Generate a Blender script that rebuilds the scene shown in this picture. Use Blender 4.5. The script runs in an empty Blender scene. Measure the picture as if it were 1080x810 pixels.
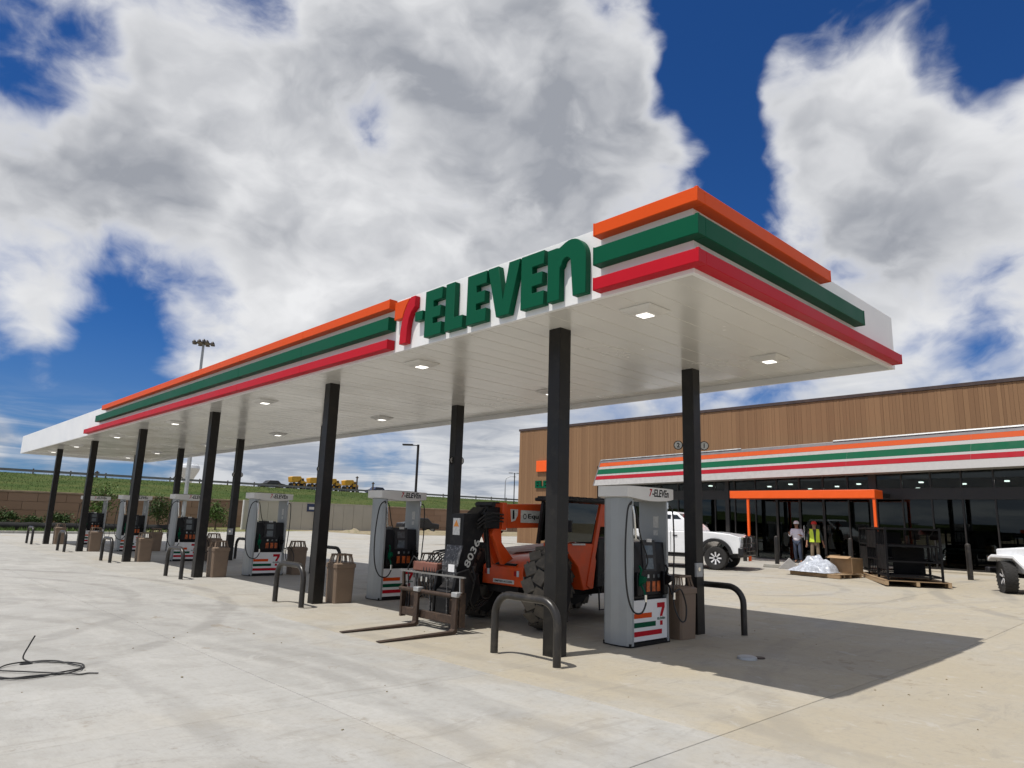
import bpy, bmesh, math, random
from mathutils import Vector, Matrix
R = math.radians
random.seed(7)
sc = bpy.context.scene
COL = sc.collection

# ------------------------------------------------------------------ camera
F_PX, YAW, PIT, ROL = 729.03, 0.7541, 0.1954, 0.0311
CAM = Vector((-6.1775, -3.7936, 1.7613))
fw = Vector((math.sin(YAW)*math.cos(PIT), math.cos(YAW)*math.cos(PIT), math.sin(PIT)))
rt = Vector((math.cos(YAW), -math.sin(YAW), 0)); up = rt.cross(fw)
r2 = math.cos(ROL)*rt + math.sin(ROL)*up; u2 = -math.sin(ROL)*rt + math.cos(ROL)*up
cd = bpy.data.cameras.new('camera'); cam = bpy.data.objects.new('camera', cd); COL.objects.link(cam)
M = Matrix((r2, u2, -fw)).transposed().to_4x4(); M.translation = CAM; cam.matrix_world = M
cd.sensor_fit = 'HORIZONTAL'; cd.sensor_width = 36; cd.lens = 36*F_PX/1080; cd.clip_end = 4000; cd.clip_start = .05
sc.camera = cam

def raydir(u, v):
    d = fw*F_PX + r2*(u-540) - u2*(v-405); return d.normalized()

# ------------------------------------------------------------------ sky, sun, exposure
SUN = Vector((-.43, .07, 1)).normalized()
EL = math.asin(SUN.z); AZ = math.atan2(SUN.x, SUN.y)
w = bpy.data.worlds.new('World'); sc.world = w; w.use_nodes = True
nt = w.node_tree; nt.nodes.clear()

class NT:
    """small helper for writing node trees"""
    def __init__(s, t): s.t = t
    def n(s, typ, **kw):
        nd = s.t.nodes.new(typ)
        for k, v in kw.items():
            if k.startswith('i_'):
                key = k[2:]; key = int(key) if key.isdigit() else key.replace('_', ' ')
                s.set(nd.inputs[key], v)
            else: setattr(nd, k, v)
        return nd
    def set(s, inp, v):
        if hasattr(v, 'is_linked') or isinstance(v, bpy.types.NodeSocket): s.t.links.new(v, inp)
        elif isinstance(v, bpy.types.Node): s.t.links.new(v.outputs[0], inp)
        else: inp.default_value = v
    def m(s, op, a, b=0.0, c=0.0, clamp=False):
        nd = s.t.nodes.new('ShaderNodeMath'); nd.operation = op; nd.use_clamp = clamp
        for i, x in enumerate((a, b, c)): s.set(nd.inputs[i], x)
        return nd.outputs[0]
    def vm(s, op, a, b=(0, 0, 0)):
        nd = s.t.nodes.new('ShaderNodeVectorMath'); nd.operation = op
        s.set(nd.inputs[0], a); s.set(nd.inputs[1], b)
        return nd.outputs['Value'] if op in ('DOT_PRODUCT', 'LENGTH', 'DISTANCE') else nd.outputs[0]
    def ramp(s, x, a, b, lo=0.0, hi=1.0, smooth=True):
        nd = s.t.nodes.new('ShaderNodeMapRange'); nd.interpolation_type = 'SMOOTHSTEP' if smooth else 'LINEAR'
        for i, q in enumerate((x, a, b, lo, hi)): s.set(nd.inputs[i], q)
        return nd.outputs[0]
    def mix(s, f, a, b, typ='MIX'):
        nd = s.t.nodes.new('ShaderNodeMix'); nd.data_type = 'RGBA'; nd.blend_type = typ
        s.set(nd.inputs[0], f)
        for i, q in ((6, a), (7, b)):
            if isinstance(q, (tuple, list)) and len(q) == 3: q = (*q, 1)
            s.set(nd.inputs[i], q)
        return nd.outputs[2]
    def noise(s, vec, scale, detail=4, rough=.55, dist=0.0, col=False, lac=2.0):
        nd = s.t.nodes.new('ShaderNodeTexNoise')
        s.set(nd.inputs['Vector'], vec); s.set(nd.inputs['Scale'], scale); nd.inputs['Detail'].default_value = detail
        nd.inputs['Roughness'].default_value = rough; nd.inputs['Distortion'].default_value = dist
        nd.inputs['Lacunarity'].default_value = lac
        return nd.outputs[1 if col else 0]
    def xyz(s, a, b, c):
        nd = s.t.nodes.new('ShaderNodeCombineXYZ')
        for i, q in enumerate((a, b, c)): s.set(nd.inputs[i], q)
        return nd.outputs[0]
    def sep(s, v):
        nd = s.t.nodes.new('ShaderNodeSeparateXYZ'); s.set(nd.inputs[0], v); return nd.outputs

def build_sky():
    k = NT(nt)
    out = k.n('ShaderNodeOutputWorld'); bg = k.n('ShaderNodeBackground')
    sky = k.n('ShaderNodeTexSky'); sky.sky_type = 'NISHITA'; sky.sun_disc = False
    sky.sun_elevation = EL; sky.sun_rotation = AZ; sky.altitude = 200; sky.air_density = 1.0; sky.dust_density = .3; sky.ozone_density = 5.0
    tc = k.n('ShaderNodeTexCoord'); d = k.vm('NORMALIZE', tc.outputs['Generated'])
    x, y, z = k.sep(d)
    zc = k.m('MAXIMUM', z, 0.0); den = k.m('ADD', zc, .22)
    p = k.xyz(k.m('MULTIPLY', x, 2.3), k.m('MULTIPLY', y, 2.3), k.m('MULTIPLY', zc, 3.4))
    p = k.vm('ADD', p, (3.37, 1.9, .2))
    warp = k.vm('SCALE', k.vm('SUBTRACT', k.noise(p, 2.6, 3, .5, col=True), (.5, .5, .5)))
    warp.node.inputs[3].default_value = .30
    q = k.vm('ADD', p, warp)
    n0 = k.noise(q, 2.0, 8, .535)
    n1 = k.noise(k.vm('ADD', q, (-.10, .02, .16)), 2.0, 4, .5)
    # cloud masses and blue gaps where the day's sky had them
    cov = n0
    wd = k.vm('SCALE', k.vm('SUBTRACT', k.noise(d, 4.0, 4, .55, col=True), (.5, .5, .5)))
    wd.node.inputs[3].default_value = .20
    dw = k.vm('NORMALIZE', k.vm('ADD', d, wd))
    for (u, v, rad, amt) in SKY_BUMPS:
        dd = k.vm('DOT_PRODUCT', dw, tuple(raydir(u, v)))
        cov = k.m('ADD', cov, k.ramp(dd, math.cos(rad*1.5), 1.0, 0.0, amt))
    cov = k.m('ADD', cov, .03)
    alpha = k.ramp(cov, .40, .62)
    thick = k.ramp(cov, .47, .72)
    lowf = k.noise(q, 1.3, 3, .5, .2)
    hl = k.ramp(k.m('SUBTRACT', n0, n1), -.17, .20)
    f0 = k.noise(q, 6.0, 6, .55); f1 = k.noise(k.vm('ADD', q, (-.03, .01, .05)), 6.0, 3, .5)
    puff = k.ramp(k.m('SUBTRACT', f0, f1), -.16, .18, .09, -.09)
    shade = k.m('ADD', k.m('MULTIPLY', k.ramp(lowf, .32, .68), .55), k.m('MULTIPLY', k.m('SUBTRACT', 1.0, hl), .50))
    shade = k.m('MULTIPLY', k.m('ADD', shade, puff), thick, clamp=True)
    cc = k.mix(shade, (9.0, 9.05, 9.2), (3.5, 3.7, 4.15))
    hz = k.ramp(z, .02, .26, 1.0, 0.0)
    skyc = k.mix(k.m('MULTIPLY', hz, .45), k.mix(1.0, sky, SKY_TINT, 'MULTIPLY'), (1.9, 2.9, 4.7))
    streak = k.noise(k.xyz(k.m('MULTIPLY', x, 3.0), k.m('MULTIPLY', y, 3.0), k.m('MULTIPLY', z, 24.0)), 1.9, 5, .6, .6)
    cc = k.mix(k.m('MULTIPLY', hz, .9), cc, k.mix(k.ramp(streak, .36, .62), (3.0, 3.5, 4.4), (7.0, 7.2, 7.5)))
    alpha = k.m('ADD', alpha, k.m('MULTIPLY', k.ramp(z, .02, .16, .55, 0.0), k.ramp(streak, .35, .55)), clamp=True)
    k.set(bg.inputs[0], k.mix(alpha, skyc, cc)); bg.inputs[1].default_value = .1
    k.set(out.inputs[0], bg)
    w.cycles.sampling_method = 'MANUAL'; w.cycles.sample_map_resolution = 512
SKY_TINT = (.19, .47, .84)
SKY_BUMPS = [(735, 20, .080, -.20), (738, 95, .075, -.20), (768, 165, .065, -.18), (800, 228, .065, -.17), (705, -70, .12, -.16), (850, 275, .04, -.08), (645, 215, .04, -.05), (960, -60, .15, -.20), (1090, -10, .10, -.14), (30, 25, .11, -.24), (70, 70, .06, -.12), (240, -8, .08, -.20), (40, 338, .12, -.20), (180, 355, .11, -.18), (420, 135, .035, -.08), (1010, 335, .07, -.12),
    (330, 170, .40, .13), (580, 110, .17, .12), (960, 190, .19, .14), (130, 170, .22, .09), (600, 280, .14, .07), (880, 100, .09, .12), (1050, 270, .13, .08)]
build_sky()
sl = bpy.data.lights.new('sun', 'SUN'); sl.energy = 4.5; sl.angle = R(.53); sl.color = (1, .955, .89)
so = bpy.data.objects.new('sun', sl); COL.objects.link(so); so.rotation_euler = SUN.to_track_quat('Z', 'Y').to_euler(); so.location = (0, 0, 30)
sc.view_settings.view_transform = 'Standard'; sc.view_settings.look = 'None'; sc.view_settings.exposure = -0.08; sc.view_settings.gamma = 1
sc.render.resolution_x = 1024; sc.render.resolution_y = 768
sc.cycles.max_bounces = 5; sc.cycles.diffuse_bounces = 3; sc.cycles.glossy_bounces = 3; sc.cycles.caustics_reflective = False; sc.cycles.caustics_refractive = False; sc.cycles.transparent_max_bounces = 10

# ------------------------------------------------------------------ mesh helpers
class MB:
    def __init__(s): s.v = []; s.f = []; s.m = []
    def add(s, vs, fs, m=0):
        o = len(s.v); s.v += [tuple(q) for q in vs]; s.f += [tuple(i+o for i in f) for f in fs]; s.m += [m]*len(fs); return s
    def box(s, x0, y0, z0, x1, y1, z1, m=0):
        return s.add([(x0,y0,z0),(x1,y0,z0),(x1,y1,z0),(x0,y1,z0),(x0,y0,z1),(x1,y0,z1),(x1,y1,z1),(x0,y1,z1)],
                     [(3,2,1,0),(4,5,6,7),(0,1,5,4),(1,2,6,5),(2,3,7,6),(3,0,4,7)], m)
    def obox(s, c, size, rx=0, ry=0, rz=0, m=0):
        mt = Matrix.Translation(c) @ Matrix.Rotation(rz,4,'Z') @ Matrix.Rotation(ry,4,'Y') @ Matrix.Rotation(rx,4,'X')
        a, b, d = (q/2 for q in size)
        o = len(s.v); s.box(-a,-b,-d,a,b,d,m)
        for i in range(o, len(s.v)): s.v[i] = tuple(mt @ Vector(s.v[i]))
        return s
    def bar(s, p0, p1, wx, wy, m=0):
        p0, p1 = Vector(p0), Vector(p1); d = p1-p0; qt = d.to_track_quat('Z','Y'); o = len(s.v)
        s.box(-wx/2,-wy/2,0,wx/2,wy/2,d.length,m)
        for i in range(o, len(s.v)): s.v[i] = tuple(qt @ Vector(s.v[i]) + p0)
        return s
    def prism(s, pts, ax, a, b, m=0):
        n = len(pts)
        def P(p, h):
            return {'x': (h,p[0],p[1]), 'y': (p[0],h,p[1]), 'z': (p[0],p[1],h)}[ax]
        vs = [P(p,a) for p in pts] + [P(p,b) for p in pts]
        fs = [tuple(range(n)), tuple(range(2*n-1,n-1,-1))] + [(i,(i+1)%n,(i+1)%n+n,i+n) for i in range(n)]
        return s.add(vs, fs, m)
    def loft(s, rings, m=0, cap=True):
        n = len(rings[0]); o = [tuple(q) for r in rings for q in r]; fs = []
        for k in range(len(rings)-1):
            fs += [(k*n+i, k*n+(i+1)%n, (k+1)*n+(i+1)%n, (k+1)*n+i) for i in range(n)]
        if cap: fs += [tuple(range(n-1,-1,-1)), tuple(range((len(rings)-1)*n, len(rings)*n))]
        return s.add(o, fs, m)
    def cyl(s, p0, p1, r, r_2=None, n=14, m=0):
        p0, p1 = Vector(p0), Vector(p1); r_2 = r if r_2 is None else r_2
        qt = (p1-p0).to_track_quat('Z','Y')
        rings = [[qt @ Vector((rr*math.cos(2*math.pi*i/n), rr*math.sin(2*math.pi*i/n), 0)) + p for i in range(n)] for p, rr in ((p0,r),(p1,r_2))]
        return s.loft(rings, m)
    def tube(s, path, r, n=8, m=0):
        P = [Vector(p) for p in path]; rings = []; ref = None
        for i, p in enumerate(P):
            t = (P[min(i+1,len(P)-1)] - P[max(i-1,0)]).normalized()
            if ref is None:
                ref = t.orthogonal().normalized()
            ref = (ref - t*ref.dot(t)).normalized(); b = t.cross(ref)
            rr = r[i] if isinstance(r,(list,tuple)) else r
            rings.append([p + ref*rr*math.cos(2*math.pi*j/n) + b*rr*math.sin(2*math.pi*j/n) for j in range(n)])
        return s.loft(rings, m)
    def lathe(s, prof, c, ax='z', n=24, m=0, closed=False, cap=True):
        rings = []
        for (r, h) in prof:
            ring = []
            for i in range(n):
                a = 2*math.pi*i/n; x, y = r*math.cos(a), r*math.sin(a)
                q = {'z': (x,y,h), 'y': (x,h,y), 'x': (h,x,y)}[ax]
                ring.append((q[0]+c[0], q[1]+c[1], q[2]+c[2]))
            rings.append(ring)
        if closed: rings.append(rings[0])
        return s.loft(rings, m, cap=cap and not closed)
    def xf(s, mt):
        s.v = [tuple(mt @ Vector(p)) for p in s.v]; return s
    def mesh(s, name, mats, sharp=32, flat=False):
        me = bpy.data.meshes.new(name); me.from_pydata(s.v, [], s.f)
        for q in (mats if isinstance(mats,(list,tuple)) else [mats]): me.materials.append(q)
        me.polygons.foreach_set('material_index', s.m)
        bm = bmesh.new(); bm.from_mesh(me); bmesh.ops.recalc_face_normals(bm, faces=bm.faces); bm.to_mesh(me); bm.free()
        if not flat:
            me.shade_smooth(); me.set_sharp_from_angle(angle=R(sharp))
        return me
    def build(s, name, mats, parent=None, world=False, bevel=0.0, flat=False, sharp=32, loc=None, rz=0.0):
        if world and parent is not None:
            t = parent
            while t.parent: t = t.parent
            s.xf(t.matrix_basis.inverted())
        o = bpy.data.objects.new(name, s.mesh(name, mats, sharp, flat)); COL.objects.link(o); o.parent = parent
        if loc is not None: o.location = loc
        if rz: o.rotation_euler.z = rz
        if bevel:
            b = o.modifiers.new('bevel','BEVEL'); b.width = bevel; b.segments = 2; b.limit_method = 'ANGLE'; b.angle_limit = R(40); b.harden_normals = False
        return o

def tag(o, label=None, cat=None, group=None, kind=None):
    for k, v in (('label',label),('category',cat),('group',group),('kind',kind)):
        if v: o[k] = v
    return o
def T(name, loc, label, cat, group=None, rz=0.0):
    o = bpy.data.objects.new(name, None); o.empty_display_size = .2; COL.objects.link(o)
    o.location = loc; o.rotation_euler.z = rz
    o.matrix_basis = Matrix.Translation(loc) @ Matrix.Rotation(rz,4,'Z')
    return tag(o, label, cat, group)
def copy_tree(o, parent=None):
    kids = [c for c in o.children]
    c = o.copy(); COL.objects.link(c); c.parent = parent
    for ch in kids: copy_tree(ch, c)
    return c
def place(root, loc, rz=0.0, label=None):
    root.location = loc; root.rotation_euler = (0,0,rz)
    if label: root['label'] = label
    return root
def inst(name, me, parent, loc=(0,0,0), rz=0.0):
    o = bpy.data.objects.new(name, me); COL.objects.link(o); o.parent = parent; o.location = loc; o.rotation_euler.z = rz; return o

def arc(c, r, a0, a1, n, f):
    return [f(c[0]+r*math.cos(a0+(a1-a0)*i/n), c[1]+r*math.sin(a0+(a1-a0)*i/n)) for i in range(n+1)]

def text_mb(txt, h, width=None, depth=.004, bold=.0, shear=0.0):
    cu = bpy.data.curves.new('text','FONT'); cu.body = txt; cu.size = 1; cu.extrude = .5; cu.offset = bold; cu.shear = shear; cu.resolution_u = 3
    ob = bpy.data.objects.new('text', cu); COL.objects.link(ob)
    dg = bpy.context.evaluated_depsgraph_get(); dg.update()
    me = bpy.data.meshes.new_from_object(ob.evaluated_get(dg))
    mb = MB(); vs = [v.co.copy() for v in me.vertices]
    bpy.data.objects.remove(ob); bpy.data.curves.remove(cu)
    x0 = min(v.x for v in vs); x1 = max(v.x for v in vs); y0 = min(v.y for v in vs); y1 = max(v.y for v in vs)
    sy = h/(y1-y0); sx = (width/(x1-x0)) if width else sy
    vs = [((v.x-x0)*sx, (v.y-y0)*sy, (v.z+.5)*depth) for v in vs]
    mb.add(vs, [tuple(p.vertices) for p in me.polygons]); bpy.data.meshes.remove(me)
    return mb
def face_negY(mb, x, y, z):   # text reads left to right along +X, seen from -Y
    mb.v = [(x+a, y-c, z+b) for a,b,c in mb.v]; return mb
def face_negX(mb, x, y, z):   # text reads along -Y, seen from -X
    mb.v = [(x-c, y-a, z+b) for a,b,c in mb.v]; return mb

# ------------------------------------------------------------------ materials
def pm(name, col, rough=.5, metal=0.0, var=.12, scale=3.0, bump=0.0, bscale=60.0, coat=0.0, dirt=0.0, dirtcol=(.30,.25,.18), emit=None, estr=0, spec=.5, rvar=.1):
    m = bpy.data.materials.new(name); m.use_nodes = True; t = m.node_tree; t.nodes.clear(); k = NT(t)
    out = k.n('ShaderNodeOutputMaterial'); b = k.n('ShaderNodeBsdfPrincipled')
    g = k.n('ShaderNodeNewGeometry').outputs['Position']
    nz = k.noise(g, scale, 5, .6)
    c = k.mix(k.ramp(nz, .3, .7), tuple(x*(1-var) for x in col), tuple(min(1,x*(1+var)) for x in col))
    if dirt:
        n2 = k.noise(g, scale*2.7, 6, .65)
        c = k.mix(k.m('MULTIPLY', k.ramp(n2, .48, .72), dirt), c, dirtcol)
    k.set(b.inputs['Base Color'], c)
    k.set(b.inputs['Roughness'], k.ramp(nz, .3, .7, max(.02,rough-rvar), min(1,rough+rvar)))
    b.inputs['Metallic'].default_value = metal; b.inputs['Coat Weight'].default_value = coat; b.inputs['Specular IOR Level'].default_value = spec
    if bump:
        bn = k.n('ShaderNodeBump'); bn.inputs['Strength'].default_value = bump; bn.inputs['Distance'].default_value = .02
        k.set(bn.inputs['Height'], k.noise(g, bscale, 4, .6)); k.set(b.inputs['Normal'], bn)
    if emit:
        b.inputs['Emission Color'].default_value = (*emit,1); b.inputs['Emission Strength'].default_value = estr
    k.set(out.inputs[0], b)
    return m

def concrete_mat(name, joints=False):
    m = bpy.data.materials.new(name); m.use_nodes = True; t = m.node_tree; t.nodes.clear(); k = NT(t)
    out = k.n('ShaderNodeOutputMaterial'); b = k.n('ShaderNodeBsdfPrincipled')
    g = k.n('ShaderNodeNewGeometry').outputs['Position']; x, y, z = k.sep(g)
    big = k.noise(g, .22, 4, .55); mid = k.noise(g, 1.3, 6, .65, .4); fine = k.noise(g, 14, 5, .7); grain = k.noise(g, 150, 3, .7)
    base = k.mix(k.ramp(big, .35, .65), (.35,.347,.328), (.405,.40,.378))
    base = k.mix(k.m('MULTIPLY', k.ramp(mid, .42, .68), .48), base, (.27,.262,.24))
    # brushed wash of fine cement dust, long soft streaks
    st = k.noise(k.xyz(k.m('MULTIPLY', x, 1.0), k.m('MULTIPLY', y, .28), 0.0), 1.9, 6, .6, .8)
    base = k.mix(k.m('MULTIPLY', k.ramp(st, .46, .66), .6), base, (.455,.448,.42))
    # tan soil tracked in around the islands and towards the store
    soil = k.m('ADD', k.noise(g, .33, 6, .62, .5), k.m('ADD', k.ramp(x, -3.0, 1.2, -.10, .10), k.ramp(k.m('ADD', y, k.m('MULTIPLY', x, .0)), 1.0, 13.0, .05, -.12)))
    base = k.mix(k.m('MULTIPLY', k.ramp(soil, .47, .70), .62), base, (.38,.328,.235))
    pour = k.m('MULTIPLY', k.m('MULTIPLY', k.m('GREATER_THAN', x, -.4), k.ramp(y, 4.0, 16.0, 1.0, .25)), k.ramp(k.noise(g, .6, 5, .65, .4), .30, .62, .35, 1.0))
    base = k.mix(k.m('MULTIPLY', pour, .62), base, (.40,.338,.225))
    spots = k.ramp(k.noise(g, .8, 7, .72, .3), .62, .72)
    base = k.mix(k.m('MULTIPLY', spots, .5), base, (.25,.205,.14))
    # tyre tracks
    tr = None
    for (cx, cy, rad, wd, st_) in [(-9.5,13.5,9.6,.16,.40), (-9.5,13.5,8.0,.15,.34), (6.0,20.0,12.0,.16,.28), (19.0,-6.5,9.5,.18,.36), (19.0,-6.5,7.9,.18,.36), (9.0,-14.0,16.0,.16,.22), (13.5,7.0,2.9,.15,.35), (13.5,7.0,4.5,.15,.30), (-16,3.0,12.4,.14,.26), (-16,3.0,14.0,.14,.26),(-30,1,28.6,.17,.26),(-30,1,30.2,.17,.22)]:
        dist = k.vm('DISTANCE', k.xyz(x, y, 0.0), (cx, cy, 0))
        wob = k.m('MULTIPLY', k.m('SUBTRACT', big, .5), .9)
        e = k.m('ABSOLUTE', k.m('SUBTRACT', k.m('ADD', dist, wob), rad))
        band = k.m('MULTIPLY', k.ramp(e, wd*.5, wd*1.4, 1.0, 0.0), st_)
        tr = band if tr is None else k.m('MAXIMUM', tr, band)
    tr = k.m('MULTIPLY', tr, k.ramp(k.noise(g, .7, 4, .7), .34, .58, 0.0, 1.15), clamp=True)
    base = k.mix(tr, base, (.15,.145,.135))
    base = k.mix(k.m('MULTIPLY', k.ramp(fine, .45, .72), .40), base, (.275,.255,.215))
    base = k.mix(k.m('MULTIPLY', k.ramp(grain, .35, .65), .16), base, (.5,.485,.45))
    speck = k.ramp(k.noise(g, 38, 2, .5), .74, .80)
    base = k.mix(k.m('MULTIPLY', speck, .55), base, (.14,.12,.10))
    if joints:
        for ax, per, off in ((x, 4.5, 2.6), (y, 3.0, .4)):
            fr = k.m('FRACT', k.m('DIVIDE', k.m('ADD', ax, off+900), per))
            e = k.m('MINIMUM', fr, k.m('SUBTRACT', 1.0, fr))
            base = k.mix(k.ramp(e, .001, .006, .6, 0.0), base, (.16,.15,.14))
    else:
        oi = k.n('ShaderNodeObjectInfo').outputs['Random']
        base = k.mix(k.ramp(oi, 0.0, 1.0, .0, .16, smooth=False), base, (.25,.245,.23))
    s2 = k.noise(k.xyz(k.m('MULTIPLY', x, .55), k.m('MULTIPLY', y, 2.4), 3.0), 1.6, 7, .68, .9)
    base = k.mix(k.m('MULTIPLY', k.ramp(s2, .55, .66), .34), base, (.25,.235,.205))
    base = k.mix(k.m('MULTIPLY', k.ramp(k.noise(g, 2.6, 8, .75, .6), .57, .66), .38), base, (.47,.46,.435))
    base = k.mix(k.m('MULTIPLY', k.ramp(k.noise(g, 3.3, 7, .74, .4), .60, .66), .40), base, (.235,.205,.16))
    # damp-looking soil stains with hard edges, hairline cracks and broom marks
    stn = k.m('MULTIPLY', k.ramp(k.noise(g, .42, 8, .7, 1.2), .635, .665), k.ramp(k.noise(g, 5, 4, .6), .35, .6))
    base = k.mix(k.m('MULTIPLY', stn, .55), base, (.22,.18,.125))
    ck = k.m('ABSOLUTE', k.m('SUBTRACT', k.noise(g, .31, 9, .68, .0), .5))
    base = k.mix(k.m('MULTIPLY', k.ramp(ck, .0006, .0022, 1.0, 0.0), k.ramp(k.noise(g, .21, 2, .5), .56, .62, 0.0, .30)), base, (.13,.12,.105))
    broom = k.noise(k.xyz(k.m('MULTIPLY', x, 160.0), k.m('MULTIPLY', y, 5.0), 0.0), 1.0, 3, .6)
    base = k.mix(k.m('MULTIPLY', k.ramp(broom, .4, .7), .14), base, (.2,.195,.18))
    k.set(b.inputs['Base Color'], base); k.set(b.inputs['Roughness'], k.ramp(mid, .3, .7, .72, .92)); b.inputs['Specular IOR Level'].default_value = .3
    bn = k.n('ShaderNodeBump'); bn.inputs['Strength'].default_value = .35; bn.inputs['Distance'].default_value = .01
    k.set(bn.inputs['Height'], k.m('ADD', k.m('ADD', k.m('MULTIPLY', fine, .7), k.m('MULTIPLY', grain, .5)), k.m('MULTIPLY', broom, .35))); k.set(b.inputs['Normal'], bn)
    k.set(out.inputs[0], b); return m

def ground_mat(name, a, b_, c, sc1=.25, sc2=3.0):
    m = bpy.data.materials.new(name); m.use_nodes = True; t = m.node_tree; t.nodes.clear(); k = NT(t)
    out = k.n('ShaderNodeOutputMaterial'); b = k.n('ShaderNodeBsdfPrincipled')
    g = k.n('ShaderNodeNewGeometry').outputs['Position']
    n1 = k.noise(g, sc1, 6, .65); n2 = k.noise(g, sc2, 5, .7)
    col = k.mix(k.ramp(n1, .35, .65), a, b_); col = k.mix(k.m('MULTIPLY', k.ramp(n2, .45, .7), .6), col, c)
    k.set(b.inputs['Base Color'], col); b.inputs['Roughness'].default_value = .95; b.inputs['Specular IOR Level'].default_value = .1
    bn = k.n('ShaderNodeBump'); bn.inputs['Strength'].default_value = .8; bn.inputs['Distance'].default_value = .15
    k.set(bn.inputs['Height'], n2); k.set(b.inputs['Normal'], bn); k.set(out.inputs[0], b); return m

def glass_mat(name, tint=(.25,.29,.29), base=.05, ior=1.5, gcol=.9):
    m = bpy.data.materials.new(name); m.use_nodes = True; t = m.node_tree; t.nodes.clear(); k = NT(t)
    out = k.n('ShaderNodeOutputMaterial'); tr = k.n('ShaderNodeBsdfTransparent'); gl = k.n('ShaderNodeBsdfGlossy')
    tr.inputs[0].default_value = (*tint,1); gl.inputs['Roughness'].default_value = .01; gl.inputs[0].default_value = (gcol*.93,gcol,gcol,1)
    fr = k.n('ShaderNodeFresnel'); fr.inputs[0].default_value = ior
    f = k.m('ADD', fr.outputs[0], base, clamp=True)
    mx = k.n('ShaderNodeMixShader'); k.set(mx.inputs[0], f); k.set(mx.inputs[1], tr.outputs[0]); k.set(mx.inputs[2], gl.outputs[0])
    k.set(out.inputs[0], mx.outputs[0]); return m

def island_mat(name, c1, c2, rough=.6, grain=(2,2,.4), gs=8, bump=.15):
    """boards or leaves: each loose piece of the mesh gets a tone of its own"""
    m = bpy.data.materials.new(name); m.use_nodes = True; t = m.node_tree; t.nodes.clear(); k = NT(t)
    out = k.n('ShaderNodeOutputMaterial'); b = k.n('ShaderNodeBsdfPrincipled'); ge = k.n('ShaderNodeNewGeometry')
    oi = k.n('ShaderNodeObjectInfo').outputs['Random']
    rnd = k.m('FRACT', k.m('ADD', ge.outputs['Random Per Island'], oi))
    gr = k.noise(k.vm('MULTIPLY', ge.outputs['Position'], grain), gs, 4, .6)
    col = k.mix(k.m('ADD', k.m('MULTIPLY', rnd, .75), k.m('MULTIPLY', gr, .35), clamp=True), c1, c2)
    k.set(b.inputs['Base Color'], col); b.inputs['Roughness'].default_value = rough; b.inputs['Specular IOR Level'].default_value = .3
    if bump:
        bn = k.n('ShaderNodeBump'); bn.inputs['Strength'].default_value = bump; bn.inputs['Distance'].default_value = .01
        k.set(bn.inputs['Height'], gr); k.set(b.inputs['Normal'], bn)
    k.set(out.inputs[0], b); return m

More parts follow.
